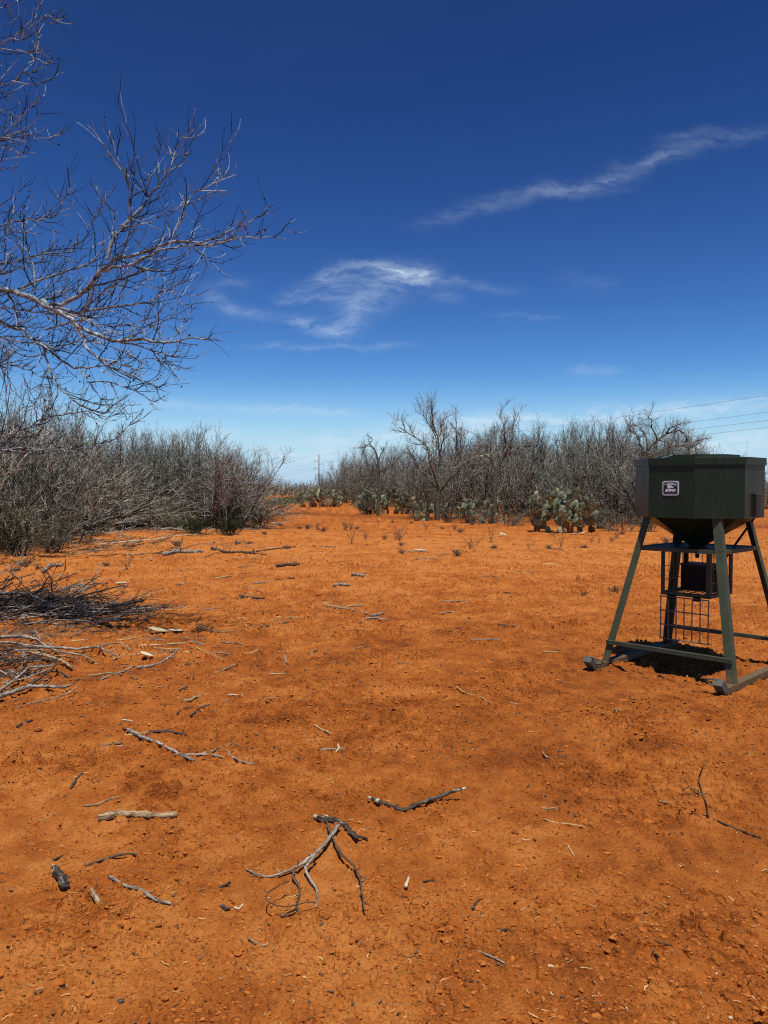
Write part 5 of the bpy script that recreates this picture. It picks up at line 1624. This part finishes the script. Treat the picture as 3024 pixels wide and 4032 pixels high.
# ------------------------------------------------------------------ the hopper feeder
def feeder():
    C0 = (2.801, 6.863, 0.0); TH = -0.799
    root = thing('wildlife_feeder', 'dark green octagonal hopper feeder on four splayed steel legs and skids', 'feeder', C0, TH)
    Wa, Wb, Ta, Tb, ZT, ZM, ZL, R, ZTOP = .592, .630, .337, .342, 1.346, 1.065, .225, .534, 1.852
    PHI = -2.008

    def leg_pt(sa, sb, z):
        t = z / ZT
        return Vector((sa * (Wa + (Ta - Wa) * t), sb * (Wb + (Tb - Wb) * t), z))

    def octo(r, k):
        a = PHI + k * PI / 4 - PI / 2 - TH
        return (r * math.cos(a), r * math.sin(a))
    o8 = lambda r: [octo(r, k) for k in range(8)]
    # legs: angle iron, the corner outward
    w, t = .066, .006
    for sa, sb in ((-1, -1), (1, -1), (1, 1), (-1, 1)):
        a = leg_pt(sa, sb, .03); b = leg_pt(sa, sb, ZT + .02)
        mb = MB()
        prof = [(0, 0), (-sa * w, 0), (-sa * w, -sb * t), (-sa * t, -sb * t), (-sa * t, -sb * w), (0, -sb * w)]
        if sa * sb < 0:
            prof = prof[::-1]
        V = [(a.x + x, a.y + y, a.z) for x, y in prof] + [(b.x + x, b.y + y, b.z) for x, y in prof]
        n = 6
        q = [[i, (i + 1) % n, n + (i + 1) % n, n + i] for i in range(n)]
        # caps split in two quads so that the L is not a concave polygon
        idx = list(range(6))
        if sa * sb < 0:
            idx = idx[::-1]
        c = idx
        caps = [[c[0], c[1], c[2], c[3]], [c[0], c[3], c[4], c[5]]]
        mb.add(V, q + caps + [[n + i for i in k_] for k_ in caps])
        link('leg', mb.mesh('leg'), M['frame'], root)
    # rails
    def rail(p, q_, name, hh=.034, inset=0.0):
        mb = MB(); mb.bar(p, q_, .034, hh)
        link(name, mb.mesh(name), M['frame'], root)
    off = .012
    for (s1, s2) in (((-1, -1), (1, -1)), ((1, -1), (1, 1)), ((1, 1), (-1, 1)), ((-1, 1), (-1, -1))):
        p = leg_pt(*s1, ZM); q_ = leg_pt(*s2, ZM)
        nrm = Vector(((s1[0] + s2[0]) / 2, (s1[1] + s2[1]) / 2, 0)) * -.024
        rail(p + nrm, q_ + nrm, 'upper_rail')
    for sb in (-1, 1):
        p = leg_pt(-1, sb, ZL) + Vector((-.0, -sb * -.008, 0)); q_ = leg_pt(1, sb, ZL) + Vector((0, sb * .008, 0))
        rail(p, q_, 'lower_rail')
    # skids, with turned-up towing ends
    for sa in (-1, 1):
        x = sa * (Wa - .03)
        mb = MB(); mb.box((x - .038, -.80, .004), (x + .038, .80, .010)); mb.box((x + sa * .032, -.80, .010), (x + sa * .038, .80, .055)); mb.box((x - .038, -.80, .010), (x + .032, .80, .050))
        sk = link('skid', mb.mesh('skid'), M['frame'], root)
        Mx = Matrix.Translation((x, -.80, .03)) @ Matrix.Rotation(math.radians(-44), 4, 'X')
        mb = MB(); mb.box((-.036, -.12, -.030), (.036, .0, .030), Mx)
        link('towing_end', mb.mesh('towing_end'), M['steel'], sk)
        th = np.linspace(-.3, PI + .3, 12)
        cx = -1 if sa > 0 else 1
        P = np.array([Mx @ Vector((cx * (.040 + .075 * math.sin(a)), -.085 + .045 * math.cos(a) + .01, .020)) for a in th])
        link('towing_ring', MB().tubes(P[None], np.full((1, 12), .007), 6, caps=True).mesh('towing_ring', True), M['steel'], sk)
    # tank: each wall panel, rim, bottom, lid
    for k in range(8):
        x0, y0 = octo(R, k); x1, y1 = octo(R, k + 1); xi0, yi0 = octo(R - .004, k); xi1, yi1 = octo(R - .004, k + 1)
        e_ = .0015
        f = lambda x, y, xx, yy: (x + (xx - x) * e_, y + (yy - y) * e_)
        a = f(x0, y0, x1, y1); b = f(x1, y1, x0, y0); c = f(xi1, yi1, xi0, yi0); d = f(xi0, yi0, xi1, yi1)
        mb = MB().prism([a, b, c, d], ZT, ZTOP - .004)
        # a slight outward crease at the lower lip, as folded sheet
        link('tank_panel', mb.mesh('tank_panel'), M['paint'], root)
        # rim band
        ro, ri = R + .012, R + .002
        P0, P1, P2, P3 = octo(ro, k), octo(ro, k + 1), octo(ri, k + 1), octo(ri, k)
        mb = MB().prism([P0, P1, P2, P3], ZTOP - .058, ZTOP)
        link('rim_band', mb.mesh('rim_band'), M['paint'], root)
    tk_ = link('tank_top', MB().prism(o8(R + .012), ZTOP + .0005, ZTOP + .006, pts1=o8(R + .009)).mesh('tank_top'), M['paint'], root)
    lid = link('lid', MB().prism(o8(.345), ZTOP + .008, ZTOP + .036, pts1=o8(.340)).mesh('lid'), M['paint'], root)
    mb = MB(); mb.bar((-.16, -.365, ZTOP + .012), (-.06, -.385, ZTOP + .030), .012, .006)
    link('lid_latch', mb.mesh('lid_latch'), M['chrome'], lid)
    # underside plate and hopper cone
    mb = MB().prism(o8(.455), ZT - .012, ZT + .001)
    link('tank_floor', MB().prism(o8(R - .002), ZT + .001, ZT + .005).mesh('tank_floor'), M['paint'], root)
    for k in range(8):
        A, B = octo(.47, k), octo(.47, k + 1); Cc, Dd = octo(.075, k + 1), octo(.075, k)
        mb = MB().add([(*A, ZT), (*B, ZT), (*Cc, ZM + .03), (*Dd, ZM + .03)], [(0, 3, 2, 1)])
        link('hopper_panel', mb.mesh('hopper_panel'), M['paint'], root)
    link('hopper_spout', MB().prism(o8(.075), ZM - .03, ZM + .03).mesh('hopper_spout'), M['black'], root)
    hw = leg_pt(1, 1, ZM)
    mb = MB().box((-hw.x + .045, -hw.y + .045, ZM + .006), (hw.x - .045, hw.y - .045, ZM + .010))
    link('platform_plate', mb.mesh('platform_plate'), M['black'], root)
    # cage of angle posts and wire
    he, hn, z0, z1 = .22, .24, .65, ZM - .02
    cage = link('cage_frame', MB().box((-he, -hn, z0), (he, -hn + .034, z0 + .03)).box((-he, hn - .034, z0), (he, hn, z0 + .03))
                .box((-he, -hn + .034, z0), (-he + .034, hn - .034, z0 + .03)).box((he - .034, -hn + .034, z0), (he, hn - .034, z0 + .03)).mesh('cage_frame'), M['frame'], root)
    for sx in (-1, 1):
        for sy in (-1, 1):
            x = sx * he; y = sy * hn
            mb = MB().box((min(x, x - sx * .036), min(y, y - sy * .004), z0 + .03), (max(x, x - sx * .036), max(y, y - sy * .004), z1))
            mb.box((min(x, x - sx * .004), min(y - sy * .004, y - sy * .036), z0 + .03), (max(x, x - sx * .004), max(y - sy * .004, y - sy * .036), z1))
            link('cage_post', mb.mesh('cage_post'), M['frame'], root)
    def wires(name, segs, par, r=.0032, m='wire'):
        mb = MB()
        for a, b in segs:
            P = np.array([a, b], float)[None]
            mb.tubes(P, np.full((1, 2), r), 5)
        return link(name, mb.mesh(name, True), M[m], par)
    for name, segs in (
        ('wire_side', [((-he + .002, y, z0 + .03), (-he + .002, y, z1)) for y in np.linspace(-hn + .06, hn - .06, 5)] + [((-he + .002, -hn + .03, z), (-he + .002, hn - .03, z)) for z in (.78, .90)]),
        ('wire_side', [((he - .002, y, z0 + .03), (he - .002, y, z1)) for y in np.linspace(-hn + .06, hn - .06, 5)] + [((he - .002, -hn + .03, z), (he - .002, hn - .03, z)) for z in (.78, .90)]),
        ('wire_back', [((x, hn - .002, z0 + .03), (x, hn - .002, z1)) for x in np.linspace(-he + .06, he - .06, 4)] + [((-he + .03, hn - .002, z), (he - .03, hn - .002, z)) for z in (.78, .90)]),
        ('wire_floor', [((x, -hn + .03, z0 + .012), (x, hn - .03, z0 + .012)) for x in np.linspace(-he + .06, he - .06, 6)] + [((-he + .03, y, z0 + .012), (he - .03, y, z0 + .012)) for y in np.linspace(-hn + .07, hn - .07, 5)])):
        wires(name, segs, root)
    # open door hanging down
    yd = -hn - .006; zt, zb = z0 - .012, .262
    segs = [((x, yd, zb), (x, yd, zt)) for x in np.linspace(-he + .004, he - .010, 7)] + [((-he - .002, yd - .004, z), (he - .002, yd - .004, z)) for z in np.linspace(zb, zt, 4)]
    door = wires('wire_door', segs, root, .0058)
    for x in (-.12, .11):
        link('hinge', MB().box((x - .032, yd - .008, zt - .018), (x + .032, yd + .004, zt + .020)).mesh('hinge'), M['black'], door)
    # control box, motor, shaft
    bx = link('control_box', MB().box((-.125, -.05, z0 + .034), (.125, .16, z0 + .27)).mesh('control_box'), M['black'], root)
    link('box_lid', MB().box((-.128, -.058, z0 + .255), (.128, .163, z0 + .275)).mesh('box_lid'), M['greyplastic'], bx)
    tp = np.linspace(0, 2 * PI, 9)[:-1]
    for i, (x, z) in enumerate(((-.05, .84), (-.045, .80), (-.04, .765))):
        P = np.array([(x + .016 * math.cos(a), -.0535, z + .02 * math.sin(a)) for a in np.linspace(.6, 5.6, 9)])
        link('box_marking', MB().tubes(P[None], np.full((1, 9), .002), 4).mesh('box_marking'), M['greyplastic'], bx)
    link('motor', MB().tubes(np.array([[(0, 0, ZM - .03), (0, 0, ZM - .09)]], float), np.array([[.022, .016]]), 8, caps=True).mesh('motor'), M['black'], root)
    # strut running from the tank down through the frame to the box
    mb = MB(); mb.bar((.36, .36, ZT - .005), (.13, -.02, .80), .018, .012)
    link('diagonal_conduit', mb.mesh('diagonal_conduit'), M['black'], root)
    # box on the right wall panel
    A = Vector((*octo(R, 3), 0)); B = Vector((*octo(R, 4), 0)); d = (B - A).normalized(); nrm = Vector((d.y, -d.x, 0))
    if nrm.dot(A) < 0:
        nrm = -nrm
    def face_M(fr, z):
        p = A + (B - A) * fr
        return Matrix(((d.x, nrm.x, 0, p.x), (d.y, nrm.y, 0, p.y), (0, 0, 1, z), (0, 0, 0, 1)))
    Mf = face_M(.52, 0)
    hb = link('wall_box', MB().box((-.045, .001, ZT + .01), (.06, .022, ZT + .20), Mf).mesh('wall_box'), M['greyplastic'], root)
    link('box_cap', MB().box((-.048, .001, ZT + .201), (.063, .026, ZT + .210), Mf).mesh('box_cap'), M['steel'], hb)
    link('box_door', MB().box((-.035, .0225, ZT + .02), (.05, .0255, ZT + .19), Mf).mesh('box_door'), M['greyplastic'], hb)
    # badge
    A = Vector((*octo(R, 1), 0)); B = Vector((*octo(R, 2), 0)); d = (B - A).normalized(); nrm = Vector((d.y, -d.x, 0))
    if nrm.dot(A) < 0:
        nrm = -nrm
    p = A + (B - A) * .49
    ZB = 1.597
    Mb = Matrix(((d.x, 0, nrm.x, p.x), (d.y, 0, nrm.y, p.y), (0, 1, 0, ZB), (0, 0, 0, 1)))
    if (A + B).x * 0 + Vector((d.x, d.y, 0)).dot(Vector((math.cos(-TH), math.sin(-TH), 0))) < 0:
        Mb = Mb @ Matrix.Scale(-1, 4, (1, 0, 0))

    def rr(w_, h_, r_):
        pts = []
        for cx, cy, a0 in ((w_ - r_, h_ - r_, 0), (-w_ + r_, h_ - r_, 90), (-w_ + r_, -h_ + r_, 180), (w_ - r_, -h_ + r_, 270)):
            pts += [(cx + r_ * math.cos(math.radians(a0 + i * 15)), cy + r_ * math.sin(math.radians(a0 + i * 15))) for i in range(7)]
        return pts
    W_, H_ = .074, .0625
    badge = link('maker_badge', MB().prism(rr(W_, H_, .022), .001, .004, Mb).mesh('maker_badge'), M['white'], root)
    link('badge_field', MB().prism(rr(W_ - .005, H_ - .005, .018), .0045, .006, Mb).mesh('badge_field'), M['inkblack'], badge)
    mbr = MB()
    po, pi_ = rr(W_ - .0085, H_ - .0085, .0155), rr(W_ - .011, H_ - .011, .014)
    n = len(po)
    mbr.add([Mb @ Vector((x, y, .0068)) for x, y in po + pi_], [[i, (i + 1) % n, n + (i + 1) % n, n + i] for i in range(n)])
    link('badge_border', mbr.mesh('badge_border'), M['white'], badge)

    def text(s, size, x, y, rot, shear=0.0, bold=.0, name='badge_letter'):
        cu = bpy.data.curves.new(name, 'FONT'); cu.body = s; cu.size = size; cu.align_x = 'CENTER'; cu.shear = shear; cu.offset = bold; cu.extrude = .0004
        o = bpy.data.objects.new(name, cu)
        me = bpy.data.meshes.new_from_object(o)
        bpy.data.objects.remove(o)
        Mt = Mb @ Matrix.Translation((x, y, .0072)) @ Matrix.Rotation(rot, 4, 'Z')
        me.transform(Mt)
        return link(name, me, M['white'], badge)
    word = 'T-HANGER'
    for i, ch in enumerate(word):
        u = (i - (len(word) - 1) / 2) / ((len(word) - 1) / 2)
        if ch == '-':
            text(ch, .019, u * .047, .032 - .006 * u * u, -u * .25, bold=.0008)
        else:
            text(ch, .0165, u * .047, .031 - .006 * u * u, -u * .25, bold=.0009)
    text('RHINO', .029, 0, -.026, 0, .25, .0012, 'badge_word')
    rh = [(-.026, .0255), (-.012, .024), (.006, .0255), (.012, .022), (.004, .019), (.009, .017), (.017, .013), (.022, .013), (.034, .021), (.029, .010), (.020, .003), (.012, .003), (.006, .009), (.002, .014), (-.006, .010), (-.008, .004), (-.011, .000), (-.008, -.004), (-.017, -.004), (-.016, .004), (-.013, .009), (-.020, .006), (-.026, .004), (-.020, .012), (-.027, .017)]
    import bmesh
    bm = bmesh.new()
    vs = [bm.verts.new(Mb @ Vector((x * 1.0, y * 1.0, .0074))) for x, y in rh]
    f_ = bm.faces.new(vs); bmesh.ops.triangulate(bm, faces=[f_])
    me = bpy.data.meshes.new('badge_emblem'); bm.to_mesh(me); bm.free()
    link('badge_emblem', me, M['white'], badge)
    mbs = MB()
    x = -.050
    rr_ = random.Random(3)
    while x < .048:
        w2 = rr_.uniform(.0018, .0035)
        mbs.prism([(x, -.0415), (x + w2, -.0415), (x + w2, -.0375), (x, -.0375)], .0068, .0076, Mb)
        x += w2 + (.0012 if rr_.random() > .15 else .004)
    link('badge_small_print', mbs.mesh('badge_small_print'), M['concrete'], badge)


feeder()
